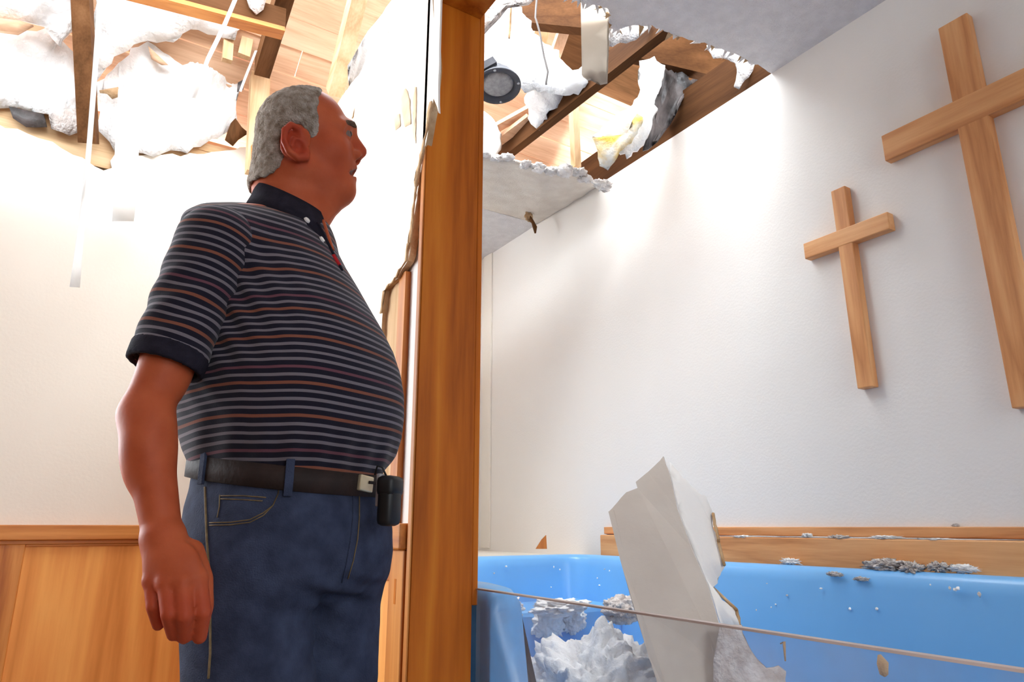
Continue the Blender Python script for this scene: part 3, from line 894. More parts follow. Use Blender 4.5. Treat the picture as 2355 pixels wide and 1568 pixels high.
for k in range(4):
    a = k * math.pi / 2 + .5
    c = R3 @ Vector((.082 * math.cos(a), .082 * math.sin(a), .006))
    link('screw', blob_mesh('screw', c, (.006, .006, .004), 0, 0, 2), M['metal'], spk, smooth=True, local=True)
bk = lathe('bracket', [(0, -.095), (.028, -.095), (.034, -.088), (.034, -.060), (0, -.060)], M['darkmetal'], spk, 20)
link('arm', beam_mesh('arm', R3 @ Vector((-.10, .02, -.01)), R3 @ Vector((-.03, .06, -.05)), .05, .03), M['darkmetal'], spk, local=True)
# wires
def wire(label, pts, r, mat='wire'):
    P = [at(*p) for p in pts]
    out = []
    for i in range(len(P) - 1):
        for k in range(6):
            out.append(P[i].lerp(P[i + 1], k / 6) + Vector((mnoise.noise(Vector((i + k / 6, 0, r * 900))) * .004, 0, 0)))
    out.append(P[-1])
    return tube('wire', out, r, M[mat], seg=6, label=label, cat='wire')
wire('grey wire curving down to the speaker from above', [(1236, -30, 2.2), (1232, 40, 2.24), (1243, 80, 2.26), (1252, 130, 2.3), (1260, 165, 2.32), (1256, 195, 2.34)], .0038)
wire('short brown wire hanging left of the curved one', [(1178, -30, 2.1), (1175, 30, 2.12), (1171, 88, 2.14)], .004, 'paper_tan')

# ------------------------------------------------------------------ what hangs over the left room
G2 = 'insulation torn loose over the left wall'
def lsh(pix, Y, label, seed, mat='insul', depth=(0, .05, .03), bump=.03, amp=.014):
    pts = [onY(p[0], p[1], p[2] if len(p) > 2 else Y) for p in pix]
    c = sum(pts, Vector()) / len(pts)
    o = lump_sheet('insulation_batt', jag([p - c for p in pts], [1] * len(pts), amp, .03, seed), depth, M[mat], None, bump=bump, res=.04, seed=seed, label=label, cat='insulation', group=G2)
    o.location = c
    return o
lsh([(-40, 60, 3.0), (60, 70, 3.0), (110, 62, 3.0), (178, 130, 3.05), (182, 240, 3.1), (186, 290, 3.1), (110, 262, 3.1), (40, 248, 3.1), (-40, 250, 3.1)], 3.05, 'white insulation bank left of the brown rafter', 61)
lsh([(220, 190, 3.08), (300, 110, 3.0), (340, 95, 2.98), (420, 150, 3.0), (480, 110, 2.98), (548, 150, 3.0), (552, 205, 3.04), (530, 300, 3.1), (430, 352, 3.12), (330, 352, 3.12), (262, 346, 3.12), (225, 300, 3.1)], 3.05, 'widest white insulation bank between the two rafters', 62)
lsh([(215, -50, 2.74), (330, -50, 2.74), (372, -20, 2.74), (470, 30, 2.76), (560, 62, 2.78), (540, 92, 2.82), (480, 78, 2.84), (440, 66, 2.84), (400, 96, 2.88), (340, 92, 2.9), (262, 130, 2.94), (218, 190, 2.98)], 2.86, 'broad white insulation hanging below the dark purlin', 63)
lsh([(-60, -60, 2.74), (90, -60, 2.74), (180, -60, 2.76), (180, 60, 2.86), (140, 110, 2.94), (100, 60, 2.9), (40, 44, 2.88), (-60, 36, 2.88)], 2.85, 'topmost white insulation at the left edge', 64)
lsh([(565, -20, 2.36), (618, -20, 2.36), (606, 22, 2.38), (590, 34, 2.38), (574, 16, 2.38)], 2.36, 'small grey insulation tuft on the dark purlin', 65, 'insul_grey', (0, .03, .02), .01, .006)
lsh([(20, 244, 3.09), (100, 262, 3.09), (108, 292, 3.1), (60, 292, 3.1), (30, 272, 3.1)], 3.09, 'dark grey insulation pocket above the torn wall', 66, 'blackpaper', (0, .02, .01), .008, .006)  # near-black sheet set among the white insulation
lsh([(112, 264, 3.07), (180, 250, 3.07), (192, 300, 3.09), (160, 312, 3.09), (118, 296, 3.09)], 3.07, 'grey insulation beside the foot of the brown rafter', 67, 'insul_grey', (0, .03, .02), .012, .008)
lsh([(525, 300, 3.05), (542, 272, 3.04), (556, 292, 3.04), (572, 306, 3.04), (548, 322, 3.06), (536, 336, 3.06), (518, 322, 3.06)], 3.05, 'dark brown torn pocket left of the pale post', 68, 'oldZ', (0, .02, .01), .008, .004)
lsh([(548, 190, 2.96), (562, 182, 2.96), (560, 206, 2.96), (546, 212, 2.96)], 2.96, 'small black scrap left of the pale post', 69, 'blackpaper', (0, .015, .01), .004, .003)
lsh([(228, 208, 3.0), (272, 200, 3.0), (276, 222, 3.0), (258, 228, 3.0), (246, 216, 3.0), (230, 214, 3.0)], 3.0, 'small brown scrap right of the brown rafter', 70, 'paper_tan', (0, .015, .01), .004, .004)
lsh([(340, 105, 2.94), (352, 116, 2.94), (388, 150, 2.96), (372, 150, 2.96), (348, 136, 2.96)], 2.95, 'orange wood scrap caught in the white insulation', 71, 'boardX', (0, .015, .01), .003, .003)
lsh([(-30, 38, 2.86), (40, 46, 2.86), (76, 56, 2.86), (40, 76, 2.9), (-30, 64, 2.9)], 2.86, 'brown wood scrap at the far left edge', 72, 'boardX', (0, .03, .01), .004, .004)
lsh([(800, 150, 2.0), (850, 70, 1.95), (884, 30, 1.9), (930, -40, 1.84), (985, -60, 1.7), (945, 10, 1.74), (880, 100, 1.80), (850, 160, 1.9), (805, 240, 2.05)], 1.95, 'white insulation along the top of the torn front wall', 73, 'insul', (.06, .0, .05), .012, .008)
# hanging strips of joint tape in the room
def tape(pix, Y, label, seed):
    pts = [onY(px, py, Y) for px, py in pix]
    c = sum(pts, Vector()) / len(pts)
    o = lump_sheet('hanging_tape', [p - c for p in pts], (0, .004, 0), M['white_tape'], None, bump=.004, res=.05, seed=seed, label=label, cat='tape', group='white tape strips hanging from the ceiling')
    o.location = c
tape([(228, -60), (242, -60), (226, 150), (212, 330), (198, 480), (184, 660), (160, 658), (186, 470), (200, 320), (214, 140)], 2.1, 'long narrow white tape hanging at the far left', 81)
tape([(272, 205), (318, 205), (320, 330), (316, 440), (308, 508), (258, 508), (262, 400), (266, 300)], 2.5, 'short broad white strip hanging right of the long tape', 82)
tape([(548, -30), (558, -30), (520, 62), (482, 140), (450, 225), (440, 225), (474, 132), (512, 54)], 2.25, 'thin slanting white tape crossing the dark purlin', 83)
tape([(586, 116), (592, 116), (566, 182), (556, 210), (550, 208), (562, 176)], 2.6, 'tiny white tape beside the pale post', 84)
wire('thin brown wire behind the forehead of the man', [(824, 222, 1.95), (818, 245, 1.95), (810, 272, 1.95)], .0025, 'paper_tan')

# ------------------------------------------------------------------ implicit-surface toolkit (for the man)
F32 = np.float32


def smin(a, b, k):
    h = np.clip(.5 + .5 * (b - a) / k, 0, 1)
    return b * (1 - h) + a * h - k * h * (1 - h)


def smax(a, b, k):
    return -smin(-a, -b, k)


def s_cone(P, a, b, ra, rb):
    a = np.array(a, F32); b = np.array(b, F32)
    ab = b - a
    t = np.clip(((P - a) @ ab) / max(float(ab @ ab), 1e-9), 0, 1)
    return np.linalg.norm(P - a - t[:, None] * ab, axis=1) - (ra + (rb - ra) * t)


def s_chain(P, pts, rs):
    d = None
    for i in range(len(pts) - 1):
        e = s_cone(P, pts[i], pts[i + 1], rs[i], rs[i + 1])
        d = e if d is None else np.minimum(d, e)
    return d


def s_ell(P, c, r, R=None):
    q = P - np.array(c, F32)
    if R is not None: q = q @ R          # columns of R are the ellipsoid's axes
    r = np.array(r, F32)
    k0 = np.linalg.norm(q / r, axis=1)
    k1 = np.linalg.norm(q / (r * r), axis=1)
    return k0 * (k0 - 1) / np.maximum(k1, 1e-6)


def gated(P, lo, hi, func, margin=.07):
    """evaluate func only near its box; elsewhere a distance to the box will do"""
    lo = np.array(lo, F32); hi = np.array(hi, F32)
    q = np.maximum(np.maximum(lo - P, P - hi), 0)
    d = np.sqrt((q * q).sum(1))
    out = d + margin * .5
    m = d < margin
    if m.any(): out[m] = func(P[m])
    return out.astype(F32)


def axis_grid(lo, hi, base, fine=()):
    """coordinates from lo to hi with step base, or a finer step inside the given ranges"""
    out = [lo]
    while out[-1] < hi:
        st = base
        for a, b, h in fine:
            if a <= out[-1] <= b: st = min(st, h)
        out.append(out[-1] + st)
    return np.array(out, F32)


def polygonize(f, xs, ys, zs, name):
    """naive surface nets on a tensor grid; the field is only evaluated near the surface"""
    nx, ny, nz = len(xs), len(ys), len(zs)
    B = 8
    bx = [np.arange(0, n, B) for n in (nx, ny, nz)]
    bc = [np.array([(X_[i] + X_[min(i + B, len(X_)) - 1]) / 2 for i in q], F32) for X_, q in zip((xs, ys, zs), bx)]
    br = [np.array([(X_[min(i + B, len(X_)) - 1] - X_[i]) / 2 for i in q], F32) for X_, q in zip((xs, ys, zs), bx)]
    C = np.stack(np.meshgrid(*bc, indexing='ij'), -1).reshape(-1, 3)
    R = np.linalg.norm(np.stack(np.meshgrid(*br, indexing='ij'), -1).reshape(-1, 3), axis=1)
    fv = f(C)
    sh = tuple(len(q) for q in bx)
    V = np.repeat(np.repeat(np.repeat(fv.reshape(sh), B, 0), B, 1), B, 2)[:nx, :ny, :nz].astype(F32)
    near = np.argwhere((np.abs(fv) < R * 1.25 + .012).reshape(sh))
    o = np.arange(B)
    for c0 in range(0, len(near), 600):
        nb = near[c0:c0 + 600] * B
        gi = nb[:, 0, None, None, None] + o[None, :, None, None]
        gj = nb[:, 1, None, None, None] + o[None, None, :, None]
        gk = nb[:, 2, None, None, None] + o[None, None, None, :]
        gi, gj, gk = [np.minimum(g, n - 1) for g, n in zip(np.broadcast_arrays(gi, gj, gk), (nx, ny, nz))]
        gi, gj, gk = gi.ravel(), gj.ravel(), gk.ravel()
        V[gi, gj, gk] = f(np.stack([xs[gi], ys[gj], zs[gk]], 1))
    V[0] = V[-1] = 1; V[:, 0] = V[:, -1] = 1; V[:, :, 0] = V[:, :, -1] = 1
    S_ = V < 0
    cnt = np.zeros((nx - 1, ny - 1, nz - 1), np.int8)
    for a in (0, 1):
        for b in (0, 1):
            for c in (0, 1):
                cnt += S_[a:nx - 1 + a, b:ny - 1 + b, c:nz - 1 + c]
    act = (cnt > 0) & (cnt < 8)
    I = np.argwhere(act)
    idx = np.full(act.shape, -1, np.int32)
    idx[act] = np.arange(len(I))
    acc = np.zeros((len(I), 3)); num = np.zeros(len(I))
    X = (xs, ys, zs)
    corners = [(a, b, c) for a in (0, 1) for b in (0, 1) for c in (0, 1)]
    for c0 in corners:
        for ax in range(3):
            if c0[ax]: continue
            c1 = list(c0); c1[ax] = 1
            A = I + np.array(c0); Bq = I + np.array(c1)
            va = V[A[:, 0], A[:, 1], A[:, 2]]; vb = V[Bq[:, 0], Bq[:, 1], Bq[:, 2]]
            m = (va < 0) != (vb < 0)
            t = np.where(m, va / np.where(m, va - vb, 1), 0)
            pa = np.stack([X[q][A[:, q]] for q in range(3)], 1)
            pb = np.stack([X[q][Bq[:, q]] for q in range(3)], 1)
            acc += np.where(m[:, None], pa + (pb - pa) * t[:, None], 0)
            num += m
    verts = acc / np.maximum(num, 1)[:, None]
    faces = []
    for ax in range(3):
        sl0 = [slice(1, -1)] * 3; sl1 = [slice(1, -1)] * 3
        sl0[ax] = slice(0, -1); sl1[ax] = slice(1, None)
        a = S_[tuple(sl0)]; b = S_[tuple(sl1)]
        E = np.argwhere(a != b)
        flip = a[E[:, 0], E[:, 1], E[:, 2]]
        E = E + np.array([0 if q == ax else 1 for q in range(3)])
        u, v = [(1, 2), (2, 0), (0, 1)][ax]
        du = np.zeros(3, int); du[u] = 1
        dv = np.zeros(3, int); dv[v] = 1
        q = [E - du - dv, E - dv, E, E - du]
        F = np.stack([idx[k[:, 0], k[:, 1], k[:, 2]] for k in q], 1)
        F[~flip] = F[~flip][:, ::-1]
        faces.append(F)
    faces = np.concatenate(faces)
    faces = faces[(faces >= 0).all(1)]
    me = bpy.data.meshes.new(name)
    me.vertices.add(len(verts))
    me.vertices.foreach_set('co', verts.astype(F32).ravel())
    me.loops.add(len(faces) * 4)
    me.loops.foreach_set('vertex_index', faces.astype(np.int32).ravel())
    me.polygons.add(len(faces))
    me.polygons.foreach_set('loop_start', np.arange(0, len(faces) * 4, 4, dtype=np.int32))
    me.update(calc_edges=True)
    me.validate()
    return me, verts.astype(F32)


def set_attr(me, name, vals):
    a = me.attributes.new(name, 'FLOAT', 'POINT')
    a.data.foreach_set('value', np.asarray(vals, F32).ravel())


# ------------------------------------------------------------------ the man; (u, w, z) = right, away, up as seen from where the photo was taken
def px3(px, py, d):
    l, s = lf(px, py)
    return np.array((l * d, d, ZC + s * d), F32)


DM = 1.22
HA = math.radians(17)
HN = np.array((-math.sin(HA), math.cos(HA), 0), F32)          # sideways through the head, away from us
HF = np.array((math.cos(HA), math.sin(HA), 0), F32)           # where the face points
HC = px3(692, 305, DM)
C0 = float(HC @ HN)


def hp(px, py, off=0.0):
    """point on the plane at `off` metres to our side of the head's middle plane"""
    l, s = lf(px, py)
    r = np.array((l, 1, s), F32)
    t = (C0 - off) / float(r @ HN)
    return np.array((l * t, t, ZC + s * t), F32)


def mir(p):
    return p - 2 * (float(p @ HN) - C0) * HN


HR = np.stack([HF, HN, np.array((0, 0, 1), F32)], 1)
def tilt(deg):
    """head axes pitched up by deg"""
    a = math.radians(deg)
    f = HF * math.cos(a) + np.array((0, 0, 1), F32) * math.sin(a)
    u = -HF * math.sin(a) + np.array((0, 0, 1), F32) * math.cos(a)
    return np.stack([f, HN, u], 1)


T12 = tilt(10)

# joints
SH_R = px3(498, 572, 1.045); EL_R = px3(331, 955, 0.985); WR_R = px3(373, 1225, 0.965)
SH_L = px3(655, 575, 1.40); EL_L = px3(610, 900, 1.44); WR_L = px3(660, 1190, 1.42)

# torso rows: image row, back and front outline, facing (degrees towards us), width/depth
ROWS = [(455, 605, 690, -4, 1.0), (480, 570, 730, -6, 1.1), (505, 515, 758, -8, 1.25), (530, 470, 770, -10, 1.35), (560, 445, 778, -10, 1.4), (600, 436, 797, -11, 1.3), (650, 428, 826, -12, 1.22), (700, 422, 853, -14, 1.16),
        (750, 418, 881, -16, 1.12), (800, 417, 905, -18, 1.10), (850, 420, 920, -20, 1.08), (900, 424, 928, -22, 1.08), (950, 428, 928, -24, 1.08), (1000, 432, 921, -26, 1.08), (1040, 442, 906, -27, 1.08), (1065, 455, 890, -28, 1.08),
        (1085, 462, 878, -28, 1.08), (1130, 456, 886, -28, 1.1), (1170, 446, 898, -28, 1.12), (1220, 440, 905, -28, 1.13), (1270, 438, 905, -28, 1.13), (1330, 440, 898, -28, 1.13), (1400, 440, 890, -28, 1.13), (1500, 440, 880, -28, 1.13)]
tz, tcu, ta, tb, tf = [], [], [], [], []
for y, L, R, ph, ratio in ROWS:
    pl, pr = px3(L, y, DM), px3(R, y, DM)
    h = (pr[0] - pl[0]) / 2 * math.cos(HA)
    th = math.radians(ph) - HA
    b = h / math.sqrt(math.cos(th) ** 2 + (ratio * math.sin(th)) ** 2)
    tz.append(pl[2]); tcu.append((pl[0] + pr[0]) / 2); tb.append(b); ta.append(b * ratio); tf.append(math.radians(ph))
tz, tcu, ta, tb, tf = [np.array(v[::-1], F32) for v in (tz, tcu, ta, tb, tf)]


def torso_par(z):
    return [np.interp(z, tz, v) for v in (tcu, ta, tb, tf)]


def s_torso(P, grow=0.0, p=2.25):
    cu, a, b, f = torso_par(P[:, 2])
    du = P[:, 0] - cu; dw = P[:, 1] - DM
    x = du * np.cos(f) + dw * np.sin(f)
    y = -du * np.sin(f) + dw * np.cos(f)
    a = a + grow; b = b + grow
    q = (np.abs(x / b) ** p + np.abs(y / a) ** p) ** (1 / p)
    return (q - 1) * np.minimum(a, b) * .95


def torso_pt(ang, z, grow=0.0):
    """point on the torso at an angle from straight ahead (positive towards his left)"""
    cu, a, b, f = [float(v) for v in torso_par(np.array([z], F32))]
    c, s = math.cos(ang), math.sin(ang)
    p = 2.25
    k = (abs(c) ** p + abs(s) ** p) ** (-1 / p)
    x, y = (b + grow) * c * k, (a + grow) * s * k
    return np.array((cu + x * math.cos(f) - y * math.sin(f), DM + x * math.sin(f) + y * math.cos(f), z), F32)


# ---- head
def s_skull(P):
    d = s_ell(P, hp(690, 304), (.0805, .073, .0835), T12)
    d = smin(d, s_ell(P, hp(724, 289), (.060, .064, .065), T12), .03)
    return d


nose_tip = hp(827, 348)
eye_c = hp(793, 309, .031)


def s_head(P):
    d = s_skull(P)
    d = smin(d, s_ell(P, hp(750, 350), (.054, .057, .076), tilt(14)), .03)          # face
    d = smin(d, s_ell(P, hp(728, 385), (.054, .057, .054), tilt(18)), .03)           # jowls
    for m in (lambda p: p, mir):
        d = smin(d, s_cone(P, m(hp(690, 385, .050)), m(hp(783, 436, .014)), .021, .018), .022)   # jaw line
        d = smin(d, s_ell(P, m(hp(766, 345, .040)), (.026, .022, .024)), .025)        # cheek
        d = smin(d, s_cone(P, m(hp(803, 292, .004)), m(hp(784, 289, .046)), .0125, .011), .016)   # brow
        d = smin(d, s_ell(P, m(hp(817, 356, .0135)), (.012, .0095, .0095)), .008)     # nostril wing
        d = smin(d, s_cone(P, m(hp(809, 386, .0)), m(hp(795, 394, .025)), .0090, .005), .006)     # upper lip
        d = smin(d, s_cone(P, m(hp(806, 411, .0)), m(hp(795, 403, .024)), .0092, .005), .006)     # lower lip
    d = smin(d, s_ell(P, hp(782, 397), (.0255, .031, .036), tilt(6)), .016)             # muzzle
    d = smin(d, s_ell(P, hp(793, 436), (.0185, .022, .018)), .014)                     # chin
    d = smin(d, s_chain(P, [hp(802, 300), hp(815, 325), nose_tip], [.0095, .0115, .0145]), .012)
    d = smin(d, s_chain(P, [hp(768, 438), hp(738, 462), hp(708, 490)], [.031, .040, .048]), .028)   # under the chin
    d = smin(d, s_chain(P, [hp(660, 375), hp(655, 430), hp(655, 500)], [.060, .062, .058]), .035)   # neck
    d = smax(d, -s_chain(P, [hp(799, 399, .027), hp(812, 398, .014), hp(819, 398), mir(hp(812, 398, .014)), mir(hp(799, 399, .027))], [.0035, .0062, .0075, .0062, .0035]), .003)         # parted lips
    for m in (lambda p: p, mir):
        d = smax(d, -s_ell(P, m(hp(812, 309, .038)), (.017, .018, .0095)), .010)     # eye socket
        d = smax(d, -s_ell(P, m(hp(823, 362, .008)), (.006, .004, .004)), .003)      # nostril
        # lids
        d = smin(d, s_chain(P, [m(hp(803, 303, .023)), m(hp(800, 300, .034)), m(hp(788, 305, .044))], [.0045, .0058, .0042]), .004)
        d = smin(d, s_chain(P, [m(hp(803, 315, .023)), m(hp(799, 318, .034)), m(hp(788, 312, .044))], [.0042, .0055, .0042]), .004)
        # ear
        ear = s_chain(P, [m(hp(*q)) for q in ((694, 312, .080), (688, 296, .086), (669, 287, .094), (655, 299, .097), (653, 324, .096), (664, 348, .092), (684, 363, .086), (703, 362, .080), (708, 350, .077))],
                      [.0050, .0055, .0062, .0062, .0060, .0062, .0072, .0080, .005])
        bowl = s_ell(P, m(hp(680, 327, .079)), (.0255, .0065, .036), tilt(-24))
        ear = smin(ear, bowl, .007)
        ear = smin(ear, s_chain(P, [m(hp(690, 322, .084)), m(hp(676, 318, .087)), m(hp(670, 335, .087))], [.003, .004, .003]), .005)
        ear = smax(ear, -s_ell(P, m(hp(690, 335, .088)), (.009, .009, .011)), .005)
        d = smin(d, ear, .009)
    return d


# ---- hand
def hand_pts(mirror=None):
    k = [hp_ for hp_ in ()]
    return k


FING = []
for kn, mid, tip, r, d0 in (((455, 1330), (466, 1408), (459, 1464), .0108, (.950, .942, .960)),
                            ((419, 1340), (424, 1416), (424, 1464), .0107, (.936, .924, .950)),
                            ((382, 1342), (389, 1412), (400, 1458), .0102, (.934, .922, .948)),
                            ((349, 1336), (353, 1394), (364, 1436), .0090, (.942, .934, .953))):
    FING.append(([px3(*kn, d0[0]), px3(*mid, d0[1]), px3(*tip, d0[2])], [r * 1.12, r * 1.0, r * .86]))
THUMB = ([px3(440, 1270, .972), px3(466, 1330, .985), px3(470, 1395, .985), px3(462, 1440, .978)], [.017, .0135, .0120, .0095])


def s_arm(P, right=True):
    S0, E0, W0 = (SH_R, EL_R, WR_R) if right else (SH_L, EL_L, WR_L)
    if right:
        fz = FING; th = THUMB
        off = np.zeros(3, F32)
    else:
        off = WR_L - WR_R
        fz = [([p * np.array((1, 1, 1), F32) + off for p in ps], rs) for ps, rs in FING]
        th = ([p + off for p in THUMB[0]], THUMB[1])
    d = s_cone(P, S0, E0, .047, .032)
    d = smin(d, s_ell(P, S0 * .35 + E0 * .65, (.033, .036, .08)), .018)
    fm = E0 * .68 + W0 * .32
    d = smin(d, s_chain(P, [E0, fm, W0 * .85 + E0 * .15, W0], [.032, .032, .0262, .0250]), .018)
    bulge = fm + np.array((-.002, 0, .01), F32)
    d = smin(d, s_ell(P, bulge, (.0335, .036, .07)), .018)
    # palm between wrist and knuckles
    c = (W0 + (fz[0][0][0] + fz[3][0][0]) / 2) / 2
    for (ps, rs) in fz:
        d = smin(d, s_cone(P, W0 + (ps[0] - W0) * .15, ps[0], .021, rs[0] * 1.0), .014)
    d = smin(d, s_ell(P, (fz[1][0][0] * .6 + fz[2][0][0] * .1 + W0 * .3), (.034, .012, .032)), .012)
    hand = None
    for (ps, rs) in fz:
        e = s_chain(P, ps, rs)
        e = np.minimum(e, np.linalg.norm(P - ps[0], axis=1) - rs[0] * 1.12)
        hand = e if hand is None else smin(hand, e, .0012)
    d = smin(d, hand, .005)
    d = smin(d, s_chain(P, th[0], th[1]), .010)
    return d


# ---- legs
PF = math.radians(-28)
PFV = np.array((math.cos(PF), math.sin(PF), 0), F32)
PRV = np.array((math.sin(PF), -math.cos(PF), 0), F32)           # his right
PEL = np.array((float(np.interp(.92, tz, tcu)), DM, .90), F32)


def leg_pts(side):
    hip = PEL + PRV * (.092 * side) + np.array((0, 0, -.04), F32)
    if side > 0:
        knee = px3(575, 1568, 1.13); knee = hip + (knee - hip) * ((hip[2] - .50) / (hip[2] - knee[2]))
    else:
        knee = px3(742, 1568, 1.30); knee = hip + (knee - hip) * ((hip[2] - .50) / (hip[2] - knee[2]))
    ank = knee + np.array((0, .01, -.41), F32)
    ank[2] = .09
    return hip, knee, ank


def s_legs(P, grow=0.0, wide=False):
    d = None
    for s in (1, -1):
        h, k, a = leg_pts(s)
        mid = h * .5 + k * .5
        e = s_chain(P, [h, mid, k, a * .45 + k * .55, a], [.098 + grow, .094 + grow, .076 + grow, .072 + grow, (.066 if wide else .042) + grow])
        d = e if d is None else smin(d, e, .018)
    return d


def s_foot(P):
    d = None
    for s in (1, -1):
        h, k, a = leg_pts(s)
        f = PFV * math.cos(.2 * s) - PRV * (-math.sin(.2)) * s
        heel = a - PFV * .04; heel[2] = .035
        toe = a + PFV * .17 + PRV * .02 * s; toe[2] = .03
        e = s_cone(P, heel, toe, .036, .034)
        d = e if d is None else np.minimum(d, e)
    return d


def s_body(P):
    zc = P[:, 2]
    hz = float(px3(650, 520, DM)[2])
    d = gated(P, HC + np.array((-.16, -.13, -.36), F32), HC + np.array((.18, .13, .12), F32), s_head)
    def trunk(P):
        zc = P[:, 2]
        t = s_torso(P, -.030)
        ztop = float(px3(650, 520, DM)[2]); zbot = float(px3(650, 1330, DM)[2])
        t = smax(t, zc - ztop, .02); t = smax(t, zbot - zc, .02)
        base = hp(655, 535)
        for S0 in (SH_R, SH_L):
            t = smin(t, s_cone(P, base, S0, .030, .040), .025)
        return t
    d = smin(d, gated(P, (-.62, 1.0, .7), (-.1, 1.45, 1.52), trunk), .03)
    for rgt, S0, E0, W0 in ((True, SH_R, EL_R, WR_R), (False, SH_L, EL_L, WR_L)):
        q = np.array([S0, E0, W0, W0 - np.array((-.08, 0, .17), F32)])
        d = smin(d, gated(P, q.min(0) - .07, q.max(0) + .07, lambda p: s_arm(p, rgt)), .02)
    d = smin(d, gated(P, (-.62, .98, 0), (-.1, 1.45, .98), lambda p: smin(s_legs(p, -.022), s_foot(p) + .010, .02)), .02)
    return d


def extent(ps, m):
    a = np.array(ps); return a.min(0) - m, a.max(0) + m


z_head0 = float(px3(650, 520, DM)[2])
xs = axis_grid(-.88, .10, .0032, ())
ys = axis_grid(.88, 1.56, .0045, ((.90, 1.30, .0030),))
zs = axis_grid(-.01, 1.86, .008, ((.76, .96, .0027), (z_head0, 1.86, .0024), (.90, z_head0, .006)))
body_me, bv = polygonize(s_body, xs, ys, zs, 'person')
print('body', len(bv))

BASE = np.array((PEL[0], DM, 0), F32)
pw = uw(float(BASE[0]), float(BASE[1]))


def loc_mesh(me):
    co = np.empty(len(me.vertices) * 3, F32)
    me.vertices.foreach_get('co', co)
    co = co.reshape(-1, 3) - BASE
    me.vertices.foreach_set('co', co.ravel())
    me.update()
    return me


def plink(name, me, mat, parent, smooth=True, **k):
    """link a mesh given in (u, w, z) under the man"""
    return link(name, loc_mesh(me), mat, parent, smooth=smooth, local=True, **k)


# ---- materials
def attr(nt, name):
    a = nt.nodes.new('ShaderNodeAttribute')
    a.attribute_name = name
    return a.outputs['Fac']


def mixc(nt, fac, c1, c2):
    m = nt.nodes.new('ShaderNodeMix')
    m.data_type = 'RGBA'
    nt.links.new(fac, m.inputs[0])
    for s_, c in ((6, c1), (7, c2)):
        if isinstance(c, tuple): m.inputs[s_].default_value = (*c, 1)
        else: nt.links.new(c, m.inputs[s_])
    return m.outputs[2]


def skin_mat():
    m, nt, b = _nt('skin')
    b.inputs['Roughness'].default_value = .5
    b.inputs['Specular IOR Level'].default_value = .12
    b.inputs['Subsurface Weight'].default_value = .12
    b.inputs['Subsurface Radius'].default_value = (.012, .004, .002)
    b.inputs['Subsurface Scale'].default_value = .5
    v = mapped(nt, (1, 1, 1))
    n = nt.nodes.new('ShaderNodeTexNoise'); n.inputs['Scale'].default_value = 22; n.inputs['Detail'].default_value = 5
    nt.links.new(v, n.inputs['Vector'])
    c = ramp(nt, n.outputs['Fac'], [(.3, (.34, .064, .022)), (.7, (.43, .095, .036))])
    c = mixc(nt, attr(nt, 'red'), c, (.32, .036, .015))
    c = mixc(nt, attr(nt, 'recess_shade'), c, (.10, .018, .012))  # dark tone painted as shade in the mouth slit and nostril
    nt.links.new(c, b.inputs['Base Color'])
    n2 = nt.nodes.new('ShaderNodeTexNoise'); n2.inputs['Scale'].default_value = 160; n2.inputs['Detail'].default_value = 3
    nt.links.new(v, n2.inputs['Vector'])
    bp = nt.nodes.new('ShaderNodeBump'); bp.inputs['Strength'].default_value = .15; bp.inputs['Distance'].default_value = .002
    nt.links.new(n2.outputs['Fac'], bp.inputs['Height'])
    nt.links.new(bp.outputs['Normal'], b.inputs['Normal'])
    return m


def shirt_mat():
    m, nt, b = _nt('striped_polo_knit')
    b.inputs['Roughness'].default_value = .95
    b.inputs['Specular IOR Level'].default_value = .1
    b.inputs['Sheen Weight'].default_value = .12
    dv = nt.nodes.new('ShaderNodeMath'); dv.operation = 'MULTIPLY'; dv.inputs[1].default_value = 1 / (.0126 * 10)
    nt.links.new(attr(nt, 'stripe'), dv.inputs[0])
    fr = nt.nodes.new('ShaderNodeMath'); fr.operation = 'FRACT'
    nt.links.new(dv.outputs[0], fr.inputs[0])
    navy = (.010, .0085, .016); grey = (.135, .115, .13); rust = (.17, .058, .036); plum = (.11, .042, .055)
    cols = [rust, grey, plum, grey, grey, grey, rust, grey, grey, grey]
    stops = []
    for i, c in enumerate(cols):
        stops.append((i / 10, navy))
        stops.append((i / 10 + .62 / 10, c))
    nt.links.new(ramp(nt, fr.outputs[0], stops, 'CONSTANT'), b.inputs['Base Color'])
    n2 = nt.nodes.new('ShaderNodeTexNoise'); n2.inputs['Scale'].default_value = 500
    bp = nt.nodes.new('ShaderNodeBump'); bp.inputs['Strength'].default_value = .2; bp.inputs['Distance'].default_value = .002
    nt.links.new(mapped(nt, (1, 1, 1)), n2.inputs['Vector'])
    nt.links.new(n2.outputs['Fac'], bp.inputs['Height'])
    nt.links.new(bp.outputs['Normal'], b.inputs['Normal'])
    return m


M['skin'] = skin_mat()
M['shirt'] = shirt_mat()
M['navy'] = surf('navy_rib_knit', (.020, .017, .026), (.012, .010, .016), scale=60, rough=.95, bump=.3, bscale=400, spec=.1)
M['denim'] = surf('dark_denim', (.040, .050, .088), (.022, .027, .050), scale=26, rough=.9, bump=.35, bscale=420, spec=.15)
M['thread'] = surf('tan_stitching', (.17, .115, .055), (.10, .065, .03), scale=90, rough=.8)
M['leather'] = surf('dark_brown_leather', (.022, .010, .007), (.013, .006, .0045), scale=30, rough=.75, bump=.15, bscale=120)
M['brass'] = surf('brass_buckle', (.78, .68, .48), (.60, .50, .32), scale=30, rough=.35)
M['brass'].node_tree.nodes['Principled BSDF'].inputs['Metallic'].default_value = .6
M['blackplastic'] = surf('black_nylon', (.012, .011, .012), (.006, .006, .006), scale=30, rough=.45)
M['button'] = surf('pearl_button', (.75, .70, .66), (.6, .55, .52), scale=30, rough=.3)
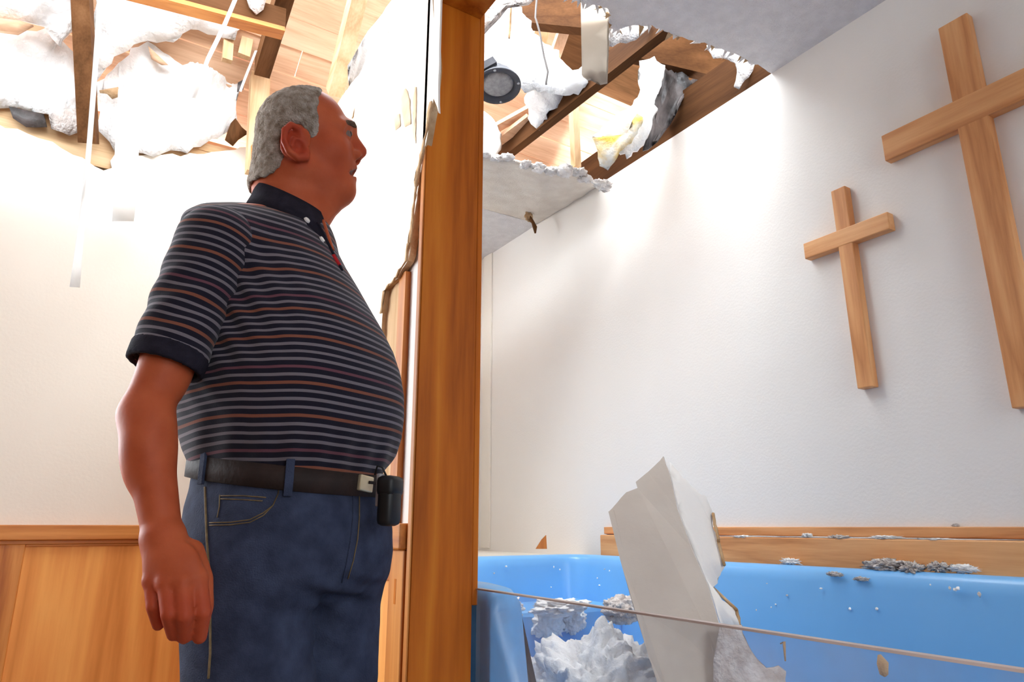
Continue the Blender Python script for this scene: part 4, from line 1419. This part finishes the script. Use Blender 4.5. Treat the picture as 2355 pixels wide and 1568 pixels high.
M['hair'] = surf('short_grey_hair', (.50, .43, .37), (.22, .165, .12), scale=60, rough=.9, bump=.9, bscale=330, spec=.15)
M['eye_shaded'] = surf('shaded_eyeball', (.15, .095, .075), (.13, .08, .065), rough=.5)  # eyeball colour darkened in place of the shade around the eye
M['iris'] = surf('dark_iris', (.035, .022, .016), rough=.15)
M['brow'] = surf('brow_hair', (.16, .09, .055), (.10, .055, .035), scale=80, rough=.9, bump=.8, bscale=300)
M['red'] = surf('red_undershirt', (.42, .012, .015), (.30, .008, .01), rough=.9)
M['shoe'] = surf('brown_shoe_leather', (.06, .035, .022), (.04, .022, .014), rough=.5)

# ---- body
def near_any(P, pts, r):
    d = np.full(len(P), 9.0, F32)
    for p in pts: d = np.minimum(d, np.linalg.norm(P - p, axis=1))
    return np.clip(1.6 - d / r, 0, 1)


red = near_any(bv, [hp(827, 350), hp(815, 345)], .016) * .8
red = np.maximum(red, near_any(bv, [hp(660, 300, .092), hp(656, 325, .092), hp(680, 330, .08), hp(690, 355, .08), hp(675, 300, .085)], .020) * .85)
red = np.maximum(red, near_any(bv, [hp(770, 350, .06)], .040) * .25)
red = np.maximum(red, near_any(bv, [p for ps, _ in FING for p in ps[1:]], .03) * .55)
red = np.maximum(red, near_any(bv, [hp(812, 388), hp(810, 412), hp(806, 388, .012), hp(803, 410, .012)], .008) * .6)
recess_shade = near_any(bv, [hp(812, 398), hp(817, 398), hp(808, 398, .010), hp(801, 399, .020)], .0078)
recess_shade = np.maximum(recess_shade, near_any(bv, [hp(822, 363, .008)], .004))
set_attr(body_me, 'red', red)
set_attr(body_me, 'recess_shade', recess_shade)
man = link('person', loc_mesh(body_me), M['skin'], smooth=True, cat='person',
           label='grey-haired person in striped polo and jeans standing, looking up to the right')
man.location = (pw[0], pw[1], 0)
man.rotation_euler = (0, 0, -YAW)

# eyes, brows
for i, m_ in enumerate((lambda p: p, mir)):
    c = m_(eye_c)
    e = plink('eyeball', blob_mesh('eyeball', tuple(float(v) for v in c), (.0125,) * 3, 0, 0, 3), M['eye_shaded'], man)
    d = c + HF * .0080 + np.array((0, 0, .0025), F32)
    link('iris', blob_mesh('iris', tuple(float(v) for v in d - BASE), (.0066,) * 3, 0, 0, 3), M['iris'], e, local=True, smooth=True)
    pts = [m_(hp(816, 291, .010)), m_(hp(811, 285, .026)), m_(hp(800, 282, .044)), m_(hp(784, 286, .056))]
    plink('eyebrow', tube_mesh('eyebrow', [tuple(float(v) for v in p) for p in pts], [.0045, .0062, .0058, .002], 8), M['brow'], man)

# ---- hair
POLY = [(745, 198, 0.0), (742, 215, .02), (733, 240, .05), (730, 264, .065), (736, 288, .07), (730, 310, .072), (716, 312, .074), (703, 296, .075), (694, 285, .076), (668, 276, .078), (646, 292, .078), (644, 330, .075), (656, 362, .066), (645, 388, .055), (630, 408, .045), (612, 428, .02)]
def az(p): return (float((p - HC) @ HF), float(p[2]))
poly = [az(hp(x, y, o)) for x, y, o in POLY]
poly = poly + [(poly[-1][0] - .12, poly[-1][1]), (poly[-1][0] - .12, 1.95), (poly[0][0], 1.95)]
PG = np.array(poly, F32)


def s_poly(x, z):
    n = len(PG)
    d = np.full(len(x), 1e9, F32); inside = np.zeros(len(x), bool)
    for i in range(n):
        a, b = PG[i], PG[(i + 1) % n]
        ex, ez = b[0] - a[0], b[1] - a[1]
        wx, wz = x - a[0], z - a[1]
        t = np.clip((wx * ex + wz * ez) / (ex * ex + ez * ez), 0, 1)
        d = np.minimum(d, (wx - ex * t) ** 2 + (wz - ez * t) ** 2)
        c = ((a[1] <= z) & (b[1] > z)) | ((b[1] <= z) & (a[1] > z))
        with np.errstate(divide='ignore', invalid='ignore'):
            xi = a[0] + (z - a[1]) / (ez if ez != 0 else 1e-9) * ex
        inside ^= c & (x < xi)
    return np.where(inside, -np.sqrt(d), np.sqrt(d))


def s_skullneck(P):
    d = s_skull(P)
    d = smin(d, s_ell(P, hp(735, 385), (.060, .060, .058), tilt(18)), .03)
    return smin(d, s_chain(P, [hp(660, 375), hp(655, 430), hp(655, 500)], [.060, .064, .076]), .035)


def s_hair(P):
    base = s_skullneck(P)
    rip = .0012 * np.sin(P[:, 0] * 420 + 3 * np.sin(P[:, 2] * 190)) * np.sin(P[:, 2] * 330 + P[:, 1] * 210)
    q = s_poly((P - HC) @ HF, P[:, 2]) + .0015 * np.sin(P[:, 2] * 210) * np.sin(P[:, 0] * 330)
    return smax(smax(base - .0048 + rip, -(base + .004), .002), q, .006)


hme, hv = polygonize(lambda P: gated(P, HC + np.array((-.12, -.1, -.16), F32), HC + np.array((.1, .1, .12), F32), s_hair, .03),
                     axis_grid(HC[0] - .13, HC[0] + .11, .0026), axis_grid(HC[1] - .11, HC[1] + .11, .0026), axis_grid(HC[2] - .17, HC[2] + .125, .0026), 'hair')
plink('hair', hme, M['hair'], man)

# ---- polo shirt
ZB = ZC + .085
def belt_z(P): return ZB - .13 * ((P - PEL) @ PFV)
NECKP = [hp(660, 375), hp(655, 430), hp(655, 500)]
APIT = px3(520, 720, 1.06)
AX = (EL_R - SH_R) / np.linalg.norm(EL_R - SH_R)
HEM = px3(350, 836, .995)
HEM = SH_R + AX * float((HEM - SH_R) @ AX)
AXL = (EL_L - SH_L) / np.linalg.norm(EL_L - SH_L)
HEML = SH_L + AXL * float(np.linalg.norm(HEM - SH_R))


def s_shirt(P):
    d = s_torso(P, .003)
    z = P[:, 2]
    lat = np.abs((P - HC) @ HN)
    d = smax(d, z - float(px3(650, 488, DM)[2]) + .55 * np.maximum(lat - .02, 0), .03)
    base = hp(650, 548)
    for S0 in (SH_R, SH_L):
        d = smin(d, s_chain(P, [base, S0 + np.array((0, 0, .006), F32)], [.046, .058]), .03)
    # soft folds running out from the armpits and round the waist
    g = np.exp(-((P - APIT) ** 2).sum(1) / .011)
    d = d + g * .0045 * np.sin((P[:, 2] * .8 + P[:, 0] * .9) * 150)
    lowz = belt_z(P)
    k = np.exp(-((z - lowz - .045) / .04) ** 2)
    d = d + k * .0022 * np.sin(P[:, 0] * 130 + P[:, 1] * 70)
    d = smax(d, lowz - .012 - z, .012)
    d = smax(d, -(s_chain(P, NECKP, [.058, .062, .050]) ), .006)
    d = smax(d, -s_torso(P, -.030), .004) if False else d
    return d


sme, sv = polygonize(lambda P: gated(P, (-.62, .98, .95), (-.08, 1.47, 1.56), s_shirt), axis_grid(-.66, -.05, .005), axis_grid(.95, 1.50, .0055), axis_grid(.93, 1.60, .0045), 'polo_shirt')
drop = np.exp(-((sv - px3(500, 690, 1.06)) ** 2).sum(1) / .010) * .030
drop += np.clip((np.interp(sv[:, 2], tz, tcu) - .02 - sv[:, 0]) / .2, 0, 1) * .012
set_attr(sme, 'stripe', sv[:, 2] + drop + .0015 * np.sin(sv[:, 0] * 45))
shirt = plink('polo_shirt', sme, M['shirt'], man, label='navy polo shirt with thin grey and rust stripes')

for S0, A_, H_, nm in ((SH_R, AX, HEM, 'sleeve'), (SH_L, AXL, HEML, 'sleeve')):
    def s_sleeve(P, a=S0, ax=A_, h=H_):
        d = s_cone(P, a + np.array((0, 0, .008), F32), h + ax * .05, .064, .051)
        rel = (P - h) @ ax
        g = np.exp(-((P - (a * .45 + h * .55)) ** 2).sum(1) / .008)
        d = d + g * .003 * np.sin((P[:, 2] - P[:, 0] * .6) * 120)
        d = smax(d, rel, .003)
        return smax(d, -s_cone(P, h - ax * .05, h + ax * .1, .046, .047), .003)
    def s_cuff(P, a=S0, ax=A_, h=H_):
        d = s_cone(P, a + np.array((0, 0, .008), F32), h + ax * .05, .064, .051) - .0020
        rel = (P - h) @ ax
        d = smax(d, rel - .002, .002)
        d = smax(d, -rel - .027, .003)
        return smax(d, -s_cone(P, h - ax * .1, h + ax * .1, .046, .047), .003)
    lo = np.minimum(S0, H_) - .10; hi = np.maximum(S0, H_) + .10
    gx, gy, gz = [axis_grid(lo[q], hi[q], .0045) for q in range(3)]
    me, v = polygonize(s_sleeve, gx, gy, gz, 'sleeve')
    set_attr(me, 'stripe', -((v - S0) @ A_) + .0012 * np.sin(v[:, 0] * 60))
    sl = plink('sleeve', me, M['shirt'], shirt)
    gx, gy, gz = [axis_grid(H_[q] - .09, H_[q] + .09, .0035) for q in range(3)]
    me, v = polygonize(s_cuff, gx, gy, gz, 'cuff')
    plink('cuff', me, M['navy'], shirt)

# collar: a folded band round the neck, open at the throat
cb, cf = hp(592, 431), hp(744, 502)
cc = (cb + cf) / 2; ca = (cf - cb) / 2
vs, fs = [], []
NPH = 48
ph0 = .30
for i in range(NPH + 1):
    ph = ph0 + (2 * math.pi - 2 * ph0) * i / NPH
    c, s = math.cos(ph), math.sin(ph)
    side = -HN * s                     # near side first
    def ringp(k, wid, dz):
        p = cc + ca * c * k + side * wid
        p = p + np.array((0, 0, dz - .007 - .018 * abs(s) ** 1.5), F32)
        return p
    leaf = .050 + .010 * max(0, c) ** 2
    prof_ = [ringp(.97, .072, -.010), ringp(1.0, .074, .006), ringp(1.06, .080, .006), ringp(1.16, .094, -leaf * .45), ringp(1.30, .112, -leaf), ringp(1.24, .104, -leaf - .001)]
    vs += [tuple(float(q) for q in p) for p in prof_]
for i in range(NPH):
    for j in range(5):
        a = i * 6 + j
        fs.append((a, a + 1, a + 7, a + 6))
cme = fix_normals(pyd('collar', vs, fs))
col = plink('collar', cme, M['navy'], shirt)
sm = col.modifiers.new('thick', 'SOLIDIFY'); sm.thickness = .003

# ---- jeans
def s_jeans(P):
    z = P[:, 2]
    t = s_torso(P, .0)
    t = smax(t, float(px3(650, 1360, DM)[2]) - z, .05)
    d = smin(t, s_legs(P, .0, True), .035)
    h, k, a = leg_pts(1); h2, k2, a2 = leg_pts(-1)
    # crotch creases and knee folds
    cr = PEL + PFV * .12 + np.array((0, 0, -.10), F32)
    g = np.exp(-((P - cr) ** 2).sum(1) / .010)
    d = d + g * .004 * np.sin((P[:, 2] * 1.2 + P[:, 0] * .8) * 110)
    d = d + .0022 * np.sin(z * 46 + P[:, 0] * 30) * np.clip((.75 - z) / .2, 0, 1)
    d = smax(d, z - belt_z(P) - .010, .004)
    return smax(d, .035 - z, .004)


jme, jv = polygonize(lambda P: gated(P, (-.63, .97, 0), (-.08, 1.47, 1.06), s_jeans), axis_grid(-.68, -.05, .0055), axis_grid(.92, 1.52, .006), axis_grid(0, 1.10, .009, ((.66, 1.1, .0055),)), 'jeans')
jeans = plink('jeans', jme, M['denim'], man, label='dark blue denim jeans')
fme, fv_ = polygonize(lambda P: smax(s_foot(P) , .003 - P[:, 2], .004), axis_grid(-.75, .1, .007), axis_grid(.85, 1.55, .007), axis_grid(-.02, .10, .006), 'shoes')
# split the two shoes apart
for s_ in (1, -1):
    h, k, a = leg_pts(s_)
    def s_one(P, s_=s_):
        hh, kk, aa = leg_pts(s_)
        heel = aa - PFV * .05; heel[2] = .040
        toe = aa + PFV * .17 + PRV * .02 * s_; toe[2] = .036
        d = smin(s_cone(P, heel, toe, .042, .038), s_cone(P, heel, aa, .042, .046), .02)
        return smax(d, .001 - P[:, 2], .004)
    me, v = polygonize(s_one, axis_grid(a[0] - .14, a[0] + .26, .005), axis_grid(a[1] - .20, a[1] + .16, .005), axis_grid(-.01, .16, .005), 'shoe')
    plink('shoe', me, M['shoe'], man)
bpy.data.meshes.remove(fme)

# ---- belt
def belt_ring(g0, g1, h):
    vs, fs = [], []
    N = 72
    for i in range(N):
        ph = 2 * math.pi * i / N
        z = ZB
        for _ in range(3):
            p = torso_pt(ph, z, g0)
            z = float(ZB - .13 * ((p - PEL) @ PFV))
        for g, dz in ((g0, -h), (g1, -h * .9), (g1, h * .9), (g0, h)):
            q = torso_pt(ph, z, g); q[2] = z + dz
            vs.append(tuple(float(x) for x in q))
    for i in range(N):
        for j in range(4):
            a = i * 4 + j; b = i * 4 + (j + 1) % 4
            c = ((i + 1) % N) * 4
            fs.append((a, b, c + (j + 1) % 4, c + j))
    return fix_normals(pyd('belt', vs, fs))


belt = plink('belt', belt_ring(-.002, .008, .0195), M['leather'], man, label='dark brown leather belt')

# ---- details laid on the cloth where the photograph shows them
bpy.context.view_layer.update()
dg = bpy.context.evaluated_depsgraph_get()
CAMP = Vector((0, 0, ZC))
_bvh = {}
def hit(o, px, py):
    if o.name not in _bvh:
        _bvh[o.name] = BVHTree.FromObject(o, dg)
    inv = o.matrix_world.inverted()
    o0 = inv @ CAMP
    d = (inv @ at(px, py, 1.0)) - o0
    loc, nor, idx, dist = _bvh[o.name].ray_cast(o0, d.normalized())
    if loc is None: return None, None
    if nor.dot(d) > 0: nor = -nor
    return loc, nor          # in the man's frame


def seam(name, o, pix, r, mat, parent, lift=.0005, seg=5, n=5):
    pts = []
    for (x0, y0), (x1, y1) in zip(pix[:-1], pix[1:]):
        for k in range(n):
            p, nn = hit(o, x0 + (x1 - x0) * k / n, y0 + (y1 - y0) * k / n)
            if p is not None: pts.append(p + nn * lift)
    p, nn = hit(o, *pix[-1])
    if p is not None: pts.append(p + nn * lift)
    if len(pts) > 1:
        return link(name, tube_mesh(name, pts, r, seg), mat, parent, smooth=True, local=True)


def plate(name, o, px, py, w, h, t, mat, parent, roll=0.0, bev=.001, lift=0.0):
    """a small raised plate lying on the cloth: w along the cloth sideways, h upwards, t thick"""
    p, nn = hit(o, px, py)
    if p is None: return None
    up = Vector((0, 0, 1)); sx = up.cross(nn).normalized(); uy = nn.cross(sx).normalized()
    me = box_mesh(name, (-w / 2, -h / 2, -t * .3), (w / 2, h / 2, t), bev)
    R = Matrix((sx, uy, nn)).transposed().to_4x4() @ Matrix.Rotation(roll, 4, 'Z')
    me.transform(Matrix.Translation(p + nn * lift) @ R)
    return link(name, me, mat, parent, local=True)


for k in range(2):
    o2 = k * 6
    seam('pocket_stitching', jeans, [(642, 1112), (640, 1135), (628, 1162), (606, 1185 - o2), (575, 1201 - o2), (530, 1207 - o2), (482, 1208 - o2)], .0010, M['thread'], jeans)
seam('coin_pocket_stitching', jeans, [(508, 1140), (560, 1140), (612, 1144)], .0010, M['thread'], jeans)
seam('coin_pocket_stitching', jeans, [(508, 1147), (560, 1149), (604, 1152)], .0010, M['thread'], jeans)
seam('coin_pocket_stitching', jeans, [(506, 1138), (505, 1165), (500, 1190)], .0009, M['thread'], jeans)
seam('side_seam', jeans, [(472, 1120), (474, 1180), (476, 1240), (482, 1320), (484, 1420), (484, 1500), (480, 1560)], .0018, M['thread'], jeans, n=6)
seam('fly_stitching', jeans, [(826, 1140), (826, 1190), (822, 1240), (812, 1290), (800, 1330)], .0011, M['thread'], jeans)
seam('fly_edge', jeans, [(812, 1136), (812, 1190), (806, 1245), (796, 1300), (786, 1340)], .0018, M['denim'], jeans)
for px, py in ((665, 1098), (468, 1072)):
    lp_ = plate('belt_loop', belt, px, py, .013, .056, .004, M['denim'], jeans, bev=.0012)
plate('buckle', belt, 838, 1112, .034, .026, .006, M['brass'], belt, roll=-.1, bev=.002)
plate('buckle_prong', belt, 850, 1110, .022, .005, .008, M['leather'], belt, bev=.001)
for px, py in ((704, 508), (738, 552)):
    p, nn = hit(shirt, px, py)
    if p is None: continue
    R = nn.to_track_quat('Z', 'Y').to_matrix().to_4x4()
    bm = bmesh.new()
    bmesh.ops.create_cone(bm, cap_ends=True, segments=20, radius1=.0062, radius2=.0052, depth=.003)
    me = bpy.data.meshes.new('button'); bm.to_mesh(me); bm.free()
    me.transform(Matrix.Translation(p + nn * .003) @ R)
    link('button', me, M['button'], shirt, local=True)
seam('placket_edge', shirt, [(728, 512), (745, 545), (765, 585), (785, 622)], .0035, M['navy'], shirt, lift=.001)
seam('throat_opening', shirt, [(742, 508), (752, 540), (764, 575)], .0042, M['skin'], shirt, lift=.0005)
seam('undershirt_edge', shirt, [(765, 588), (772, 600), (780, 612)], .0045, M['red'], shirt, lift=.001)

# pouch clipped to the belt
ppos = torso_pt(.62, ZB - .02, .022)
po = empty('belt_pouch', (0, 0, 0), label='small black pouch clipped to the front of the belt', cat='pouch')
pwv = uw(float(ppos[0]), float(ppos[1]))
q0 = px3(896, 1150, 1.12)
q0 = np.array((q0[0], q0[1], q0[2]), F32)
pwv = uw(float(q0[0]), float(q0[1]))
po.location = (pwv[0], pwv[1], float(q0[2]) - .04)
po.rotation_euler = (0, .0, -YAW + math.radians(-20))
link('case', box_mesh('case', (-.014, -.020, .0), (.014, .020, .076), .009), M['blackplastic'], po, local=True, smooth=True)
link('flap', box_mesh('flap', (-.0155, -.0215, .046), (.0155, .0215, .078), .008), M['blackplastic'], po, local=True, smooth=True)
link('clip', box_mesh('clip', (-.021, -.010, .03), (-.013, .012, .082), .002), M['metal'], po, local=True)
link('cord', tube_mesh('cord', [(-.008, 0, .078), (-.014, -.004, .092), (-.022, -.006, .094), (-.026, -.006, .080)], .0018, 6), M['blackplastic'], po, local=True, smooth=True)
